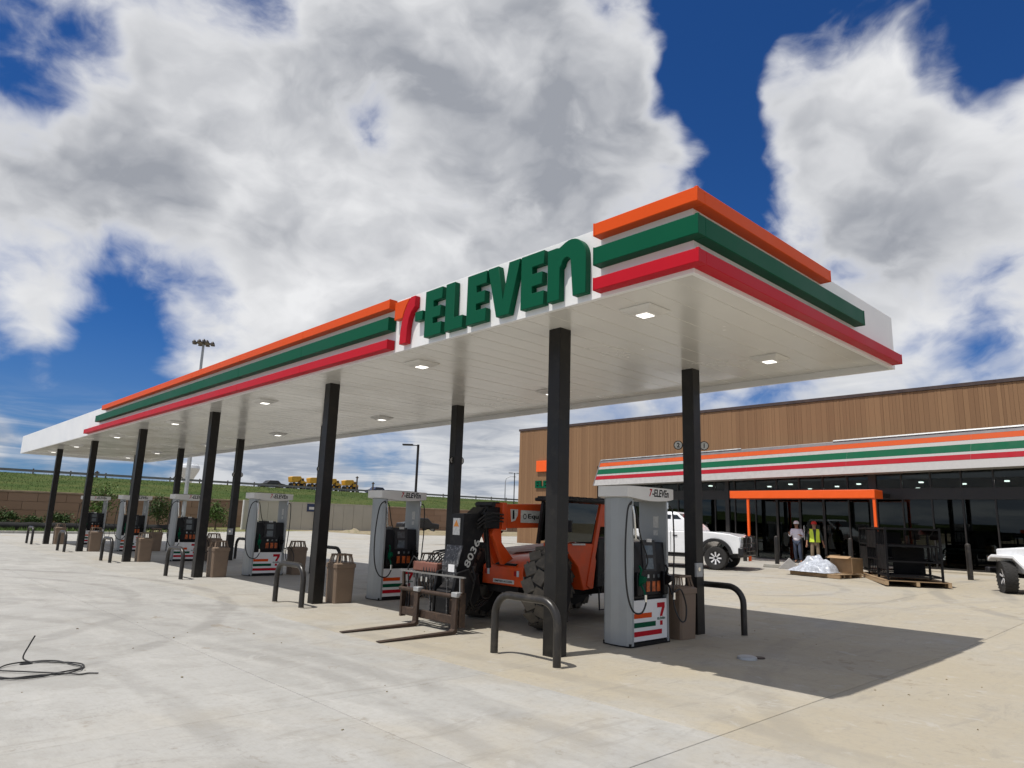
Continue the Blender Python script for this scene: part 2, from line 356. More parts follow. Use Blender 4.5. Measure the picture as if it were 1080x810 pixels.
MT = dict(
    concrete=concrete_mat('concrete'), concrete_far=concrete_mat('concrete_far', True),
    dirt=ground_mat('dirt', (.24,.19,.12), (.32,.27,.19), (.14,.16,.06)),
    grass=ground_mat('grass', (.038,.068,.014), (.080,.095,.027), (.024,.046,.010), .16, 1.0),
    verge=ground_mat('verge', (.14,.15,.05), (.24,.21,.12), (.06,.09,.02), .3, 2.5),
    asphalt=pm('asphalt', (.12,.12,.12), .9, var=.2),
    white=pm('white_paint', (.78,.78,.77), .35, var=.03, scale=1.2, rvar=.05),
    soffit=pm('soffit_white', (.67,.66,.62), .22, var=.03, scale=.8, rvar=.06),
    trim=pm('trim_white', (.7,.69,.66), .4, var=.04),
    orange=pm('orange_panel', (.66,.075,.008), .45, var=.03, scale=.7, rvar=.05, spec=.14),
    green=pm('green_panel', (.0,.078,.036), .45, var=.04, scale=.7, rvar=.05, spec=.12),
    red=pm('red_panel', (.46,.007,.018), .45, var=.04, scale=.7, rvar=.05, spec=.14),
    black=pm('black_paint', (.011,.010,.009), .42, var=.15, scale=2, rvar=.08, dirt=.04, spec=.35),
    steel_pipe=pm('bollard_paint', (.020,.018,.016), .36, var=.12, rvar=.06, dirt=.10),
    grey=pm('dispenser_grey', (.33,.35,.355), .38, metal=.2, var=.05, scale=1.5, rvar=.06, dirt=.06),
    blackplastic=pm('black_plastic', (.007,.007,.008), .38, var=.2, spec=.25), darkgrey=pm('dark_grey', (.030,.031,.033), .5, spec=.3),
    rackblack=pm('rack_black', (.006,.006,.007), .55, spec=.15),
    grade=pm('grade_orange', (.42,.085,.012), .4, var=.5, scale=16),
    screen=pm('screen', (.10,.115,.12), .15, var=.2, scale=20), sticker=pm('sticker', (.6,.6,.57), .5, var=.15, scale=30),
    rubber=pm('rubber', (.014,.014,.014), .55), chrome=pm('chrome', (.72,.72,.7), .18, metal=1, var=.05),
    tan=pm('tan_plastic', (.20,.142,.098), .62, var=.07, scale=6, bump=.12, bscale=220, dirt=.08),
    teleorange=pm('machine_orange', (.66,.075,.010), .42, var=.12, scale=2.5, dirt=.18, dirtcol=(.30,.13,.05)),
    hood=pm('faded_red', (.22,.085,.06), .5, var=.15, dirt=.3),
    machineblack=pm('machine_black', (.009,.009,.010), .5, var=.3, scale=4, spec=.3, dirt=.10, dirtcol=(.16,.14,.12)),
    scratched=pm('scratched_steel', (.05,.05,.052), .45, metal=.3, var=.5, scale=9, dirt=.7, dirtcol=(.36,.36,.36)),
    rust=pm('rusty_steel', (.055,.036,.026), .6, metal=.3, var=.35, scale=7, dirt=.35, dirtcol=(.17,.10,.055), bump=.3, bscale=40),
    tyre=pm('dusty_tyre', (.11,.098,.08), .9, var=.25, scale=5, dirt=.4, dirtcol=(.22,.19,.14), bump=.3),
    tyre_black=pm('tyre', (.022,.021,.02), .85, var=.25, bump=.2), rim=pm('rim_grey', (.22,.22,.21), .5, metal=.4, dirt=.3),
    carwhite=pm('car_white', (.78,.79,.80), .28, var=.02, coat=.6, rvar=.03), carblack=pm('car_black', (.012,.012,.013), .4),
    carglass=pm('car_glass', (.012,.015,.017), .06, var=.1, rvar=.01), alloy=pm('alloy', (.70,.70,.71), .3, metal=.2),
    lamp=pm('headlamp', (.55,.58,.6), .12), amber=pm('amber', (.7,.25,.03), .3), redlamp=pm('red_lens', (.35,.01,.01), .3),
    wood=island_mat('cladding', (.195,.107,.054), (.265,.153,.078), .62, (3,3,.35), 9),
    pallet=island_mat('pallet_wood', (.23,.15,.085), (.42,.30,.18), .8, (4,4,4), 6, .3),
    bronze=pm('dark_bronze', (.022,.019,.017), .4, var=.1), copper=pm('roof_coping', (.06,.04,.035), .45),
    glass=glass_mat('store_glass', (.30,.34,.33), 0.0, 1.5, 1.0), clearglass=glass_mat('clear_glass', (.55,.62,.58), .02),
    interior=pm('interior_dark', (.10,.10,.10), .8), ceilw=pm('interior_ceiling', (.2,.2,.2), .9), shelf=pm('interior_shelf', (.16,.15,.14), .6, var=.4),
    led=pm('lamp_lens', (.9,.9,.88), .4, emit=(1,.97,.9), estr=2.0), led_small=pm('interior_lamp', (.9,.9,.9), .4, emit=(1,.97,.92), estr=14.0),
    brightorange=pm('bright_orange', (.90,.115,.010), .38, var=.02, rvar=.05),
    aw_orange=pm('awning_orange', (.52,.085,.022), .6, var=.05, spec=.1), aw_green=pm('awning_green', (.006,.095,.045), .6, var=.05, spec=.1), aw_red=pm('awning_red', (.33,.012,.022), .6, var=.05, spec=.1),
    stripewhite=pm('stripe_white', (.35,.34,.33), .6, var=.08, scale=6), stripegrey=pm('flashing_grey', (.15,.135,.14), .55),
    card=pm('cardboard', (.33,.215,.115), .85, var=.12), plastic=pm('plastic_film', (.42,.445,.49), .25, var=.25, scale=9, bump=.3, bscale=14),
    block=island_mat('wall_block', (.23,.145,.095), (.31,.205,.14), .9, (5,5,5), 3, .5), cap=pm('wall_cap', (.30,.22,.15), .9, var=.2),
    beige=pm('beige_panel', (.43,.40,.33), .7, var=.05, scale=.6), blue=pm('sign_blue', (.02,.035,.09), .5),
    bark=pm('bark', (.10,.07,.045), .9, var=.3), leaf=island_mat('leaf', (.035,.075,.012), (.10,.17,.035), .6, (1,1,1), 4, 0),
    slopeleaf=island_mat('grass_blade', (.03,.056,.011), (.075,.105,.025), .8, (1,1,1), 4, 0),
    leaf2=island_mat('leaf_dark', (.022,.045,.010), (.06,.10,.025), .6, (1,1,1), 4, 0),
    galv=pm('galvanised', (.42,.43,.43), .5, metal=.5), tower=pm('tower_white', (.66,.69,.72), .5),
    yellow=pm('machine_yellow', (.62,.33,.015), .5, dirt=.15), silt=pm('silt_fence', (.014,.014,.014), .8, bump=.4, bscale=3),
    skin=pm('skin', (.30,.15,.09), .5), shirt=pm('shirt', (.72,.70,.76), .8, bump=.4, bscale=25), jeans=pm('jeans', (.045,.06,.10), .85), khaki=pm('khaki', (.20,.15,.10), .85),
    tee=pm('dark_shirt', (.03,.04,.04), .85), vest=pm('hi_vis', (.62,.80,.06), .6), helmetw=pm('helmet_white', (.78,.78,.78), .3), helmetr=pm('helmet_red', (.55,.03,.02), .3), boot=pm('boot', (.05,.035,.025), .7),
    reflect=pm('reflective', (.7,.7,.7), .3),
)
ORD = ['nearest', 'second', 'third', 'fourth', 'fifth', 'farthest']

# ------------------------------------------------------------------ ground
def gz(x): return .02*min(max(x-7.2, 0), 17.0)
def sheet(name, x0, x1, y0, y1, off, mat, parent=None):
    xs = sorted(set([x0, x1] + [q for q in (7.2, 24.2) if x0 < q < x1])); mb = MB()
    vs = [(x, y, gz(x)+off) for x in xs for y in (y0, y1)]
    return mb.add(vs, [(2*i, 2*i+2, 2*i+3, 2*i+1) for i in range(len(xs)-1)]).build(name, mat, parent)
tag(sheet('ground', -1500, 1500, -1500, 1500, -.06, MT['dirt']), kind='structure')
pave = tag(sheet('concrete_pavement', -60, 70, -60, 51, -.009, MT['concrete_far']), kind='structure')
XJ = [-11.6, -7.1, -2.6, -.4, 3.4, 7.2, 11.7, 16.2, 20.7, 24.2]
cell = {}
for i in range(len(XJ)-1):
    for j in range(20):
        y0 = -6.4 + 3.0*j
        x0, x1 = XJ[i], XJ[i+1]
        if i not in cell:
            gp = .0038; b = .0045; mb = MB(); wx = x1-x0; s = (gz(x1)-gz(x0))
            def rg(ins, dz): return [(q, r, dz + gz(x0) + s*q/wx) for q, r in ((gp+ins, gp+ins), (wx-gp-ins, gp+ins), (wx-gp-ins, 3-gp-ins), (gp+ins, 3-gp-ins))]
            mb.loft([rg(0,-.0085), rg(0,-b*.7), rg(b,0)])
            cell[i] = mb.mesh('slab', MT['concrete'], flat=True)
        inst('slab', cell[i], pave, (x0, y0, random.uniform(0,.0015)))
# kerb at the far edge
kb = MB(); kb.box(-60, 51.0, -.05, 70, 51.18, .16); tag(kb.build('kerb', MT['concrete_far'], bevel=.02), kind='structure')
tag(sheet('verge', -80, 24.2, 51.18, 67, -.03, MT['verge']), kind='structure')

# ------------------------------------------------------------------ canopy
W, L, ZB, ZT, ZS = 6.1, 39.96, 4.42, 5.31, 4.53
Y1, SP, XF, XB, HC = 2.888, 6.63, 1.034, 4.507, .115
can = T('fuel_canopy', (0,0,0), 'long white filling station canopy with orange, green and red stripes on dark columns', 'canopy')
fp = MB(); fp.box(0,0,ZB,.06,L,ZT); fp.build('front_fascia', MT['white'], can, bevel=.004)
fp = MB(); fp.box(.06,0,ZB,W,.06,ZT); fp.build('end_fascia', MT['white'], can, bevel=.004)
fp = MB(); fp.box(.06,L-.06,ZB,W,L,ZT); fp.build('end_fascia', MT['white'], can, bevel=.004)
fp = MB(); fp.box(W-.06,.06,ZB,W,L-.06,ZT); fp.build('rear_fascia', MT['white'], can, bevel=.004)
fp = MB(); fp.box(.06,.06,ZT-.14,W-.06,L-.06,ZT-.06); fp.build('roof_deck', MT['trim'], can)
npan = 98; pw = (L-.12)/npan
mb = MB(); mb.loft([[(.061,.002,ZS+.03),(W-.061,.002,ZS+.03),(W-.061,pw-.002,ZS+.03),(.061,pw-.002,ZS+.03)],
                    [(.061,.002,ZS+.008),(W-.061,.002,ZS+.008),(W-.061,pw-.002,ZS+.008),(.061,pw-.002,ZS+.008)],
                    [(.061,.009,ZS),(W-.061,.009,ZS),(W-.061,pw-.009,ZS),(.061,pw-.009,ZS)]])
pm_ = mb.mesh('soffit_panel', MT['soffit'], flat=True)
for i in range(npan):
    o = inst('soffit_panel', pm_, can, (0, .06+i*pw, random.uniform(-.0012,.0012))); o.rotation_euler.y = random.uniform(-.0004,.0004)
mb = MB(); mb.box(.06,.06,ZS+.031,W-.06,L-.06,ZS+.05); mb.build('soffit_backing', MT['trim'], can)
E_ = .15
for (z0, z1, mt, nm, xe, ye) in ((5.155,5.312,'orange','orange_band',3.26,23.7), (4.785,5.005,'green','green_band',4.43,24.4), (4.47,4.622,'red','red_band',5.97,25.9)):
    mb = MB(); mb.box(-E_,-E_,z0,.004,1.27,z1); mb.box(.0045,-E_+.0005,z0+.0005,xe,.004,z1-.0005); mb.build(nm, MT[mt], can, bevel=.006)
    for (x0,y0,x1,y1) in ((-E_-.004,1.258,-.002,1.276),(-E_-.004,5.644,-.002,5.662),(-E_-.004,ye-.012,-.002,ye+.006),(xe-.012,-E_-.004,xe+.006,-.002),(-E_-.004,-E_-.004,-E_+.035,-E_+.035)):
        mb = MB(); mb.box(x0,y0,z0-.004,x1,y1,z1+.004); mb.build('band_cap', MT[mt], can, bevel=.003)
    # far stretch of the band, in shop lengths with hairline joints
    ys = [5.65]; 
    while ys[-1] < ye-3.2: ys.append(ys[-1]+3.05)
    ys.append(ye)
    for a, b in zip(ys, ys[1:]):
        mb = MB(); mb.box(-E_, a+.002, z0, .004, b-.002, z1); mb.build(nm, MT[mt], can, bevel=.005)
# raised letters
LD = .10
def letter(pts, y_left, mat, z0=4.497, name='letter', lab=None):
    mb = MB(); yl = -3.79+(y_left+3.79)*1.008; mb.prism([(yl-a*.985, z0+b) for a, b in pts], 'x', -LD, -.004)
    o = mb.build(name, MT[mat], can, bevel=.006)
    if lab: o['label'] = lab
H = .74
letter([(0,H),(.42,H),(.33,.64),(.26,.52),(.235,.44),(0,.44)], 5.48, 'orange', lab='orange top bar of the numeral 7')
letter([(.36,.66),(.45,H+.01),(.57,H+.01),(.57,.57),(.48,.50),(.42,.40),(.385,.25),(.375,0),(.18,0),(.19,.2),(.22,.36),(.28,.53)], 5.48, 'red', lab='red curved stroke of the numeral 7')
letter([(0,.31),(.20,.31),(.20,.46),(0,.46)], 4.90, 'green', lab='green hyphen')
Epts = [(0,0),(.43,0),(.43,.19),(.21,.19),(.21,.285),(.40,.285),(.40,.455),(.21,.455),(.21,.555),(.43,.555),(.43,H),(0,H)]
letter(Epts, 4.64, 'green'); letter([(0,0),(.42,0),(.42,.19),(.215,.19),(.215,H),(0,H)], 4.13, 'green'); letter(Epts, 3.63, 'green')
letter([(0,H),(.20,0),(.46,0),(.66,H),(.44,H),(.33,.24),(.22,H)], 3.185, 'green'); letter(Epts, 2.515, 'green')
npts = [(0,0),(.215,0),(.215,.42)] + [(.325+.075*math.cos(a), .46+.075*math.sin(a)) for a in [math.pi*(1-i/8) for i in range(9)]] + [(.44,0),(.655,0),(.655,.46)]
npts += [(.40+.255*math.cos(a), .49+.265*math.sin(a)) for a in [math.pi*.62*i/9 for i in range(1,10)]] + [(.20,.69),(.16,.70),(0,.70)]
npts = [(a, b) for a, b in npts]
letter(npts, 2.03, 'green')
# columns
def num_disc(parent, x, y, z, txt, flip=1):
    d = MB(); d.cyl((x, y, z), (x, y-.02, z), .095, n=24); o = d.build('number_sign', MT['black'], parent)
    d = MB(); d.cyl((x, y-.02, z), (x, y-.024, z), .082, n=24); d.build('face', MT['sticker'], o)
for i in range(6):
    y = Y1+SP*i
    for x, row in ((XF,'front'), (XB,'rear')):
        c = MB(); c.box(x-HC, y-HC, -.004, x+HC, y+HC, ZS+.02); col_ = c.build('column', MT['black'], can, bevel=.008)
        if row == 'rear':
            num = str(2*i+1)
            for sx, tx in ((1, num), (-1, str(2*i+2))):
                cx = x + sx*(HC+.10) if i == 0 else x + sx*(HC-.02)
                cy = y-.06 if sx > 0 else y+.02
                if i == 0:
                    n_ = Vector((-.80,-.60,0)); rg_ = Vector((.60,-.80,0)); c0 = Vector((x+.20,y-.12,3.17)) if sx > 0 else Vector((x-.11,y+.21,3.17))
                    d = MB(); d.cyl(c0, c0+n_*.03, .080, n=28); d.build('number_sign', MT['blackplastic'], col_)
                    d = MB(); d.cyl(c0+n_*.029, c0+n_*.034, .066, n=28); d.build('number_disc', MT['sticker'], col_)
                    d = MB(); d.bar(c0, Vector((x,y,3.17)), .02, .02); d.build('sign_bracket', MT['blackplastic'], col_)
                    t = text_mb(tx, .082, depth=.004, bold=.02); wdt = max(q[0] for q in t.v)
                    t.v = [tuple(c0+n_*(.033+q[2])+rg_*(q[0]-wdt/2)+Vector((0,0,q[1]-.041))) for q in t.v]; t.build('number', MT['blackplastic'], col_)
                    continue
                d = MB(); d.cyl((cx, cy, 3.17), (cx, cy-.03, 3.17), .098, n=24); d.build('number_sign', MT['blackplastic'], col_)
                d = MB(); d.cyl((cx, cy-.029, 3.17), (cx, cy-.034, 3.17), .078, n=24); d.build('number_disc', MT['sticker'], col_)
                t = text_mb(tx, .095, depth=.004, bold=.02); wdt = max(q[0] for q in t.v)
                face_negY(t, cx-wdt/2, cy-.033, 3.123).build('number', MT['blackplastic'], col_)
            d = MB(); d.box(x-HC-.07, y-HC-.05, .93, x-HC+.12, y-HC+.0, 1.16); bx_ = d.build('call_box', MT['galv'], col_, bevel=.01)
            d = MB(); d.cyl((x-HC-.005, y-HC-.05, 1.06), (x-HC-.005, y-HC-.06, 1.06), .035); d.build('call_button', MT['chrome'], col_)
# lights
LY = [1.38, 6.3, 12.9, 19.5, 26.1, 32.7, 37.6]
def canopy_light(x, y, lab):
    t = T('canopy_light', (x,y,ZS-.012), lab, 'light', 'canopy lights')
    return t
base_l = T('canopy_light', (0,0,0), 'x', 'light', 'canopy lights')
mb = MB(); mb.loft([[(a*.24,b*.24,.0) for a,b in ((-1,-1),(1,-1),(1,1),(-1,1))],[(a*.235,b*.235,-.012) for a,b in ((-1,-1),(1,-1),(1,1),(-1,1))],[(a*.13,b*.13,-.07) for a,b in ((-1,-1),(1,-1),(1,1),(-1,1))],[(a*.115,b*.115,-.07) for a,b in ((-1,-1),(1,-1),(1,1),(-1,1))]]); mb.build('housing', MT['trim'], base_l)
mb = MB(); mb.box(-.085,-.085,-.078,.085,.085,-.071); mb.build('lens', MT['led'], base_l)
for r_, x in enumerate((1.04, 4.48)):
    for i, y in enumerate(LY):
        t = base_l if (r_ == 0 and i == 0) else copy_tree(base_l)
        wd = ['nearest','second nearest','third nearest','fourth nearest','fifth nearest','sixth nearest','farthest'][i]
        place(t, (x, y, ZS-.003), 0, f'white square ceiling light, {wd} in the {("front","rear")[r_]} row under the canopy')

# ------------------------------------------------------------------ fuel dispensers
def make_dispenser():
    t = T('fuel_dispenser', (0,0,0), 'x', 'fuel pump', 'fuel dispensers on the islands')
    b = MB(); b.box(-.50,-.255,0,.50,.255,.055); b.build('base', MT['blackplastic'], t)
    for s in (-1, 1):
        # bowed side pillar, open between the two above the cabinet
        pl = [(s*.425,-.262),(s*.47,-.262),(s*.52,-.20),(s*.545,-.075),(s*.545,.075),(s*.52,.20),(s*.47,.262),(s*.425,.262)]
        b = MB(); b.prism(pl, 'z', .02, 2.16); b.build('side_pillar', MT['grey'], t, bevel=.004, flat=True)
    b = MB(); b.box(-.423,-.235,.06,.423,.235,.66); b.build('lower_cabinet', MT['darkgrey'], t)
    b = MB(); b.box(-.42,-.19,.66,.42,.19,1.50); head = b.build('head', MT['blackplastic'], t, bevel=.01)
    for s in (-1, 1):
        f = lambda mb: mb.xf(Matrix.Rotation(math.pi,4,'Z')) if s > 0 else mb
        b = MB(); b.box(-.42,-.257,.075,.42,-.236,.655); d = f(b).build('lower_door', MT['white'], t, bevel=.003)
        for z, x1, mt in ((.40,.02,'orange'),(.27,.12,'green'),(.145,.28,'red')):
            b = MB(); b.box(-.418,-.2605,z,x1,-.258,z+.07); f(b).build('stripe', MT[mt], d)
        b = MB(); b.prism([(.16,.60),(.36,.60),(.36,.53),(.30,.42),(.30,.40),(.235,.40),(.235,.42),(.285,.52),(.285,.53),(.16,.53)], 'y', -.2605, -.258); b.box(.235,-.2605,.27,.30,-.258,.335); f(b).build('logo', MT['red'], d)
        tx = face_negY(text_mb('ELEVEN', .035, .20, .002, .03), .165, -.2585, .352); f(tx).build('lettering', MT['green'], d)
        # console
        b = MB(); b.prism([(-.19,.70),(-.245,.72),(-.245,1.05),(-.205,1.50),(-.19,1.50)], 'x', -.415, .415); con = f(b).build('console', MT['blackplastic'], t, bevel=.006)
        b = MB(); b.prism([(-.246,1.07),(-.252,1.07),(-.2145,1.53),(-.19,1.53),(-.19,1.5),(-.209,1.5)], 'x', -.17, .17); f(b).build('display_bezel', MT['darkgrey'], con, bevel=.004)
        for z0, z1, hw in ((1.31,1.45,.10),(1.10,1.26,.095)):
            yy = lambda z: -.2535+(z-1.07)*.083
            b = MB(); b.add([(-hw,yy(z0),z0),(hw,yy(z0),z0),(hw,yy(z1),z1),(-hw,yy(z1),z1)], [(0,1,2,3)]); f(b).build('screen', MT['screen'], con)
        b = MB(); b.box(-.05,-.235,1.50,.07,-.2,1.55); f(b).build('price_card', MT['sticker'], con)
        for x in (-.05,.09,.215):
            b = MB(); b.box(x-.042,-.2525,.77,x+.042,-.246,.92); f(b).build('grade_panel', MT['grade'], con)
            b = MB(); b.box(x-.02,-.256,.97,x+.02,-.246,1.02); f(b).build('grade_button', MT['sticker'] if x < 0 else MT['screen'], con)
        for x, mt in ((-.33,'green'),(.35,'blackplastic')):
            b = MB(); b.box(x-.055,-.30,.72,x+.055,-.246,1.06); f(b).build('nozzle_boot', MT['blackplastic'], t, bevel=.01)
            b = MB(); b.prism([(-.30,.86),(-.40,.93),(-.41,1.00),(-.33,1.02),(-.29,.98)], 'x', x-.03, x+.03); b.tube([(x,-.31,.9),(x,-.38,.80),(x,-.40,.72)], .016)
            b.tube([(x,-.30,1.0),(x,-.33,1.1),(x,-.29,1.16)], .018); f(b).build('nozzle', MT[mt], t, bevel=.006)
    # wrap-round topper with a bowed lower edge
    N = 12; rings = []
    for i in range(N+1):
        x = -.60 + 1.2*i/N; k_ = 1-(x/.60)**2; yd = .285 + .055*k_**.5 if k_ > 0 else .285
        zb = 2.17 - .05*(max(0, k_))
        rings.append([(x,-yd,zb),(x,-yd,2.33),(x,yd,2.33),(x,yd,zb)])
    b = MB(); b.loft(rings); tp = b.build('topper', MT['trim'], t, bevel=.004)
    b = MB(); b.box(-.40,-.2,2.331,.40,.2,2.345); b.build('topper_lid', MT['darkgrey'], tp)
    def bow(mb, x0, z0): mb.v = [(p[0]+x0, -(.285+.055*math.sqrt(max(0,1-((p[0]+x0)/.6)**2)))-.0015-p[2], p[1]+z0) for p in mb.v]; return mb
    bow(text_mb('7', .115, .075, .003, .02, .25), -.13, 2.19).build('numeral', MT['red'], tp)
    bow(text_mb('-ELEVEn', .115, .46, .003, .02, .15), -.055, 2.19).build('lettering', MT['blackplastic'], tp)
    b = MB(); b.box(.418,-.12,1.72,.4245,-.02,1.90); b.build('sticker', MT['sticker'], t)
    b = MB(); b.box(.419,-.10,1.60,.4245,-.02,1.68); b.build('sticker', MT['sticker'], t)
    return t
def hose(t, pts, r=.013):
    # smooth through control points
    P = [Vector(p) for p in pts]; out = []
    for i in range(len(P)-1):
        a, b, c, d = P[max(i-1,0)], P[i], P[i+1], P[min(i+2,len(P)-1)]
        for q in range(8):
            u = q/8; out.append(.5*((2*b)+(c-a)*u+(2*a-5*b+4*c-d)*u*u+(3*b-a-3*c+d)*u**3))
    out.append(P[-1]); MB().tube(out, r, 8).build('hose', MT['rubber'], t)
disp = make_dispenser()
hose(disp, [(-.47,-.24,2.05),(-.53,-.30,2.09),(-.68,-.34,1.95),(-.76,-.36,1.4),(-.74,-.37,.85),(-.62,-.38,.55),(-.44,-.40,.50),(-.34,-.41,.62),(-.33,-.40,.74)])
hose(disp, [(-.40,-.25,2.06),(-.38,-.28,1.95),(-.30,-.29,1.6),(-.12,-.29,1.25),(-.2,-.30,1.1)], .011)
hose(disp, [(.47,-.24,2.07),(.54,-.30,2.0),(.55,-.32,1.5),(.53,-.32,1.1),(.50,-.33,.6),(.56,-.40,.34),(.68,-.42,.33),(.72,-.41,.55),(.60,-.40,.78),(.42,-.40,.76)], .012)
MB().tube([(-.455,-.27,2.03),(-.44,-.285,1.9),(-.42,-.285,1.7),(-.40,-.28,1.55)], .017).build('hose_coupling', MT['chrome'], disp)
for (x,y,z) in ((-.335,-.405,.70),(.41,-.40,.70),(.47,-.255,2.07)):
    MB().cyl((x,y,z-.05),(x,y,z+.05),.02).build('swivel', MT['chrome'], disp)
XD = 2.875
for i in range(6):
    d = disp if i == 0 else copy_tree(disp)
    place(d, (XD, Y1+SP*i, .004), 0, ['grey fuel pump with black hoses on the nearest island, beside the orange telehandler',
        'grey fuel pump directly behind the telehandler forks','third fuel pump from the near end of the canopy','fourth fuel pump from the near end of the canopy',
        'fifth fuel pump from the near end of the canopy','farthest fuel pump, at the far end of the canopy'][i])

# ------------------------------------------------------------------ trash bins
def make_bin():
    t = T('trash_bin', (0,0,0), 'x', 'trash bin', 'tan trash bins on the islands')
    def ring(h, z, ch=.03): return [(h-ch,-h,z),(h,-h+ch,z),(h,h-ch,z),(h-ch,h,z),(-h+ch,h,z),(-h,h-ch,z),(-h,-h+ch,z),(-h+ch,-h,z)]
    b = MB(); b.loft([ring(.205,0),ring(.222,.70)]); b.build('body', MT['tan'], t)
    b = MB(); b.loft([ring(.228,.695),ring(.236,.70),ring(.236,.775),ring(.226,.785)]); b.build('rim', MT['tan'], t)
    b = MB(); b.loft([ring(.222,.785),ring(.20,.80)]); b.build('lid', MT['tan'], t)
    zt = .955; top = .145
    for sx in (-1,1):
        for sy in (-1,1): b = MB(); b.bar((sx*.180,sy*.180,.79),(sx*top,sy*top,zt),.026,.026); b.build('lid_post', MT['tan'], t)
    for s in (-1,1):
        for q in (-.33,.33):
            b = MB(); b.bar((q*.33,s*.180,.79),(q*.27,s*top,zt),.018,.018); b.build('lid_post', MT['tan'], t)
            b = MB(); b.bar((s*.180,q*.33,.79),(s*top,q*.27,zt),.018,.018); b.build('lid_post', MT['tan'], t)
    b = MB(); b.box(-top-.018,-top-.018,zt-.012,top+.018,-top+.018,zt+.02); b.box(-top-.018,top-.018,zt-.012,top+.018,top+.018,zt+.02)
    b.box(-top-.0175,-top+.018,zt-.0115,-top+.018,top-.018,zt+.0195); b.box(top-.018,-top+.018,zt-.0115,top+.0175,top-.018,zt+.0195); b.build('handle_frame', MT['tan'], t, bevel=.006)
    return t
bin0 = make_bin(); first = True
for i in range(6):
    for x, row in ((1.53,'front'),(3.86,'rear')):
        if (row == 'front' and i == 0) or (row == 'rear' and i == 5): continue
        b = bin0 if first else copy_tree(bin0); first = False
        place(b, (x, Y1+SP*i - (.06 if row == 'front' else .08), .003), R(random.uniform(-3,3)), f'tan plastic trash bin by the {row} column of the {ORD[i]} fuel island')
# ------------------------------------------------------------------ U bollards
def make_ubollard():
    t = T('bollard', (0,0,0), 'x', 'bollard', 'U shaped bollards at the island ends')
    r, hw, h, cr = .052, .575, .83, .27
    P = [(0,-hw,-.004)] + [(0,y,z) for y,z in arc((-hw+cr,h-r-cr),cr,math.pi,math.pi/2,8,lambda a,b:(a,b))] + [(0,y,z) for y,z in arc((hw-cr,h-r-cr),cr,math.pi/2,0,8,lambda a,b:(a,b))] + [(0,hw,-.004)]
    MB().tube(P, r, 14).build('bent_pipe', MT['steel_pipe'], t)
    for s in (-1,1): MB().cyl((0,s*hw,-.002),(0,s*hw,.012),.064,.056,n=16).build('collar', MT['concrete_far'], t)
    return t
ub = make_ubollard(); first = True
for i in range(6):
    for x, row in ((.46,'front'),(4.98,'rear')):
        if row == 'rear' and i > 3: continue
        b = ub if first else copy_tree(ub); first = False
        place(b, (x - (.02*i if row=='front' else 0), Y1+SP*i-(0 if row=='front' else .05), .003), R(random.uniform(-1.5,1.5)), f'dark steel U shaped bollard at the {row} end of the {ORD[i]} fuel island')

# ------------------------------------------------------------------ store
SX = 25.4; SG = .34; RZ = 7.68
st = T('store_building', (SX, 10, SG), 'timber clad store with striped awning and dark glass front', 'building')
def sb(mb, name, mat, parent=None, **kw): return mb.build(name, MT[mat], parent or st, world=True, **kw)
YL, YR = 28.9, -9.0
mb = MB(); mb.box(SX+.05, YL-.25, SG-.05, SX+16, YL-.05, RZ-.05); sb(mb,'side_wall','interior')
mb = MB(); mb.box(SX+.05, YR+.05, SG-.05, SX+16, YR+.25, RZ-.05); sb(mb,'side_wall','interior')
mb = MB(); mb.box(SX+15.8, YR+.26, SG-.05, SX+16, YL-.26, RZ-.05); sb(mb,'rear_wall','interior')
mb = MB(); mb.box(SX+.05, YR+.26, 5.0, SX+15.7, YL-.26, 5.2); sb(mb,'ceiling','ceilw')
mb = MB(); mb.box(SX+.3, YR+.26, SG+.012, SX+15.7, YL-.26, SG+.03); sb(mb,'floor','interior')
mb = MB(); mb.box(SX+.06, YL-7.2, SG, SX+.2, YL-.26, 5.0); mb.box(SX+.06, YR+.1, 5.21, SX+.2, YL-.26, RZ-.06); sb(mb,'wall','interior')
# vertical cladding boards: every board its own face and gap
mb = MB(); y = YL; rr = random.Random(3)
while y > YR:
    wd = rr.choice((.14,.14,.19,.24,.10)); z0 = SG+.02 if y-wd > 22.25 else 5.05
    yb = max(y-wd, YR); d_ = rr.uniform(0,.012)
    cut = rr.uniform(5.6,7.0); 
    mb.box(SX+.003-d_, yb+.006, z0, SX+.055, y, RZ-.12); y -= wd
o = sb(mb,'cladding','wood', flat=True); o['kind'] = 'stuff'
mb = MB(); y = SX+.06
while y < SX+16:
    mb.box(y, YL-.05, SG+.02, y+.13, YL-.002-rr.uniform(0,.01), RZ-.12); y += .137
o = sb(mb,'cladding','wood', flat=True); o['kind'] = 'stuff'
mb = MB(); mb.box(SX-.05, YR, RZ-.11, SX+16.05, YL+.05, RZ+.03); sb(mb,'coping','copper')
# awning: leaning striped face over the glass
def awn(y, f):   # f 0 bottom .. 1 top
    t = (y-1.67)/(21.6-1.67)
    zb = 4.28-.41*t; zt = 5.79-.46*t
    return Vector((24.42+.66*f, y, zb+(zt-zb)*f))
an = Vector((-.91, 0, .41)).normalized()
def awn_strip(f0, f1, off, y0, y1):
    mb = MB(); p = [awn(y0,f0),awn(y1,f0),awn(y1,f1),awn(y0,f1)]
    vs = [q for q in p] + [q+an*off for q in p]
    return mb.add(vs, [(0,1,2,3),(7,6,5,4),(0,4,5,1),(1,5,6,2),(2,6,7,3),(3,7,4,0)])
YA = 21.75
a0 = [awn(YA,0),awn(YR,0),awn(YR,1),awn(YA,1)]; bk = [Vector((SX-.01,q.y,q.z)) for q in a0]
aw = sb(MB().add(a0+bk, [(0,1,2,3),(4,5,6,7),(0,1,5,4),(1,2,6,5),(2,3,7,6),(3,0,4,7)]),'awning','stripewhite')
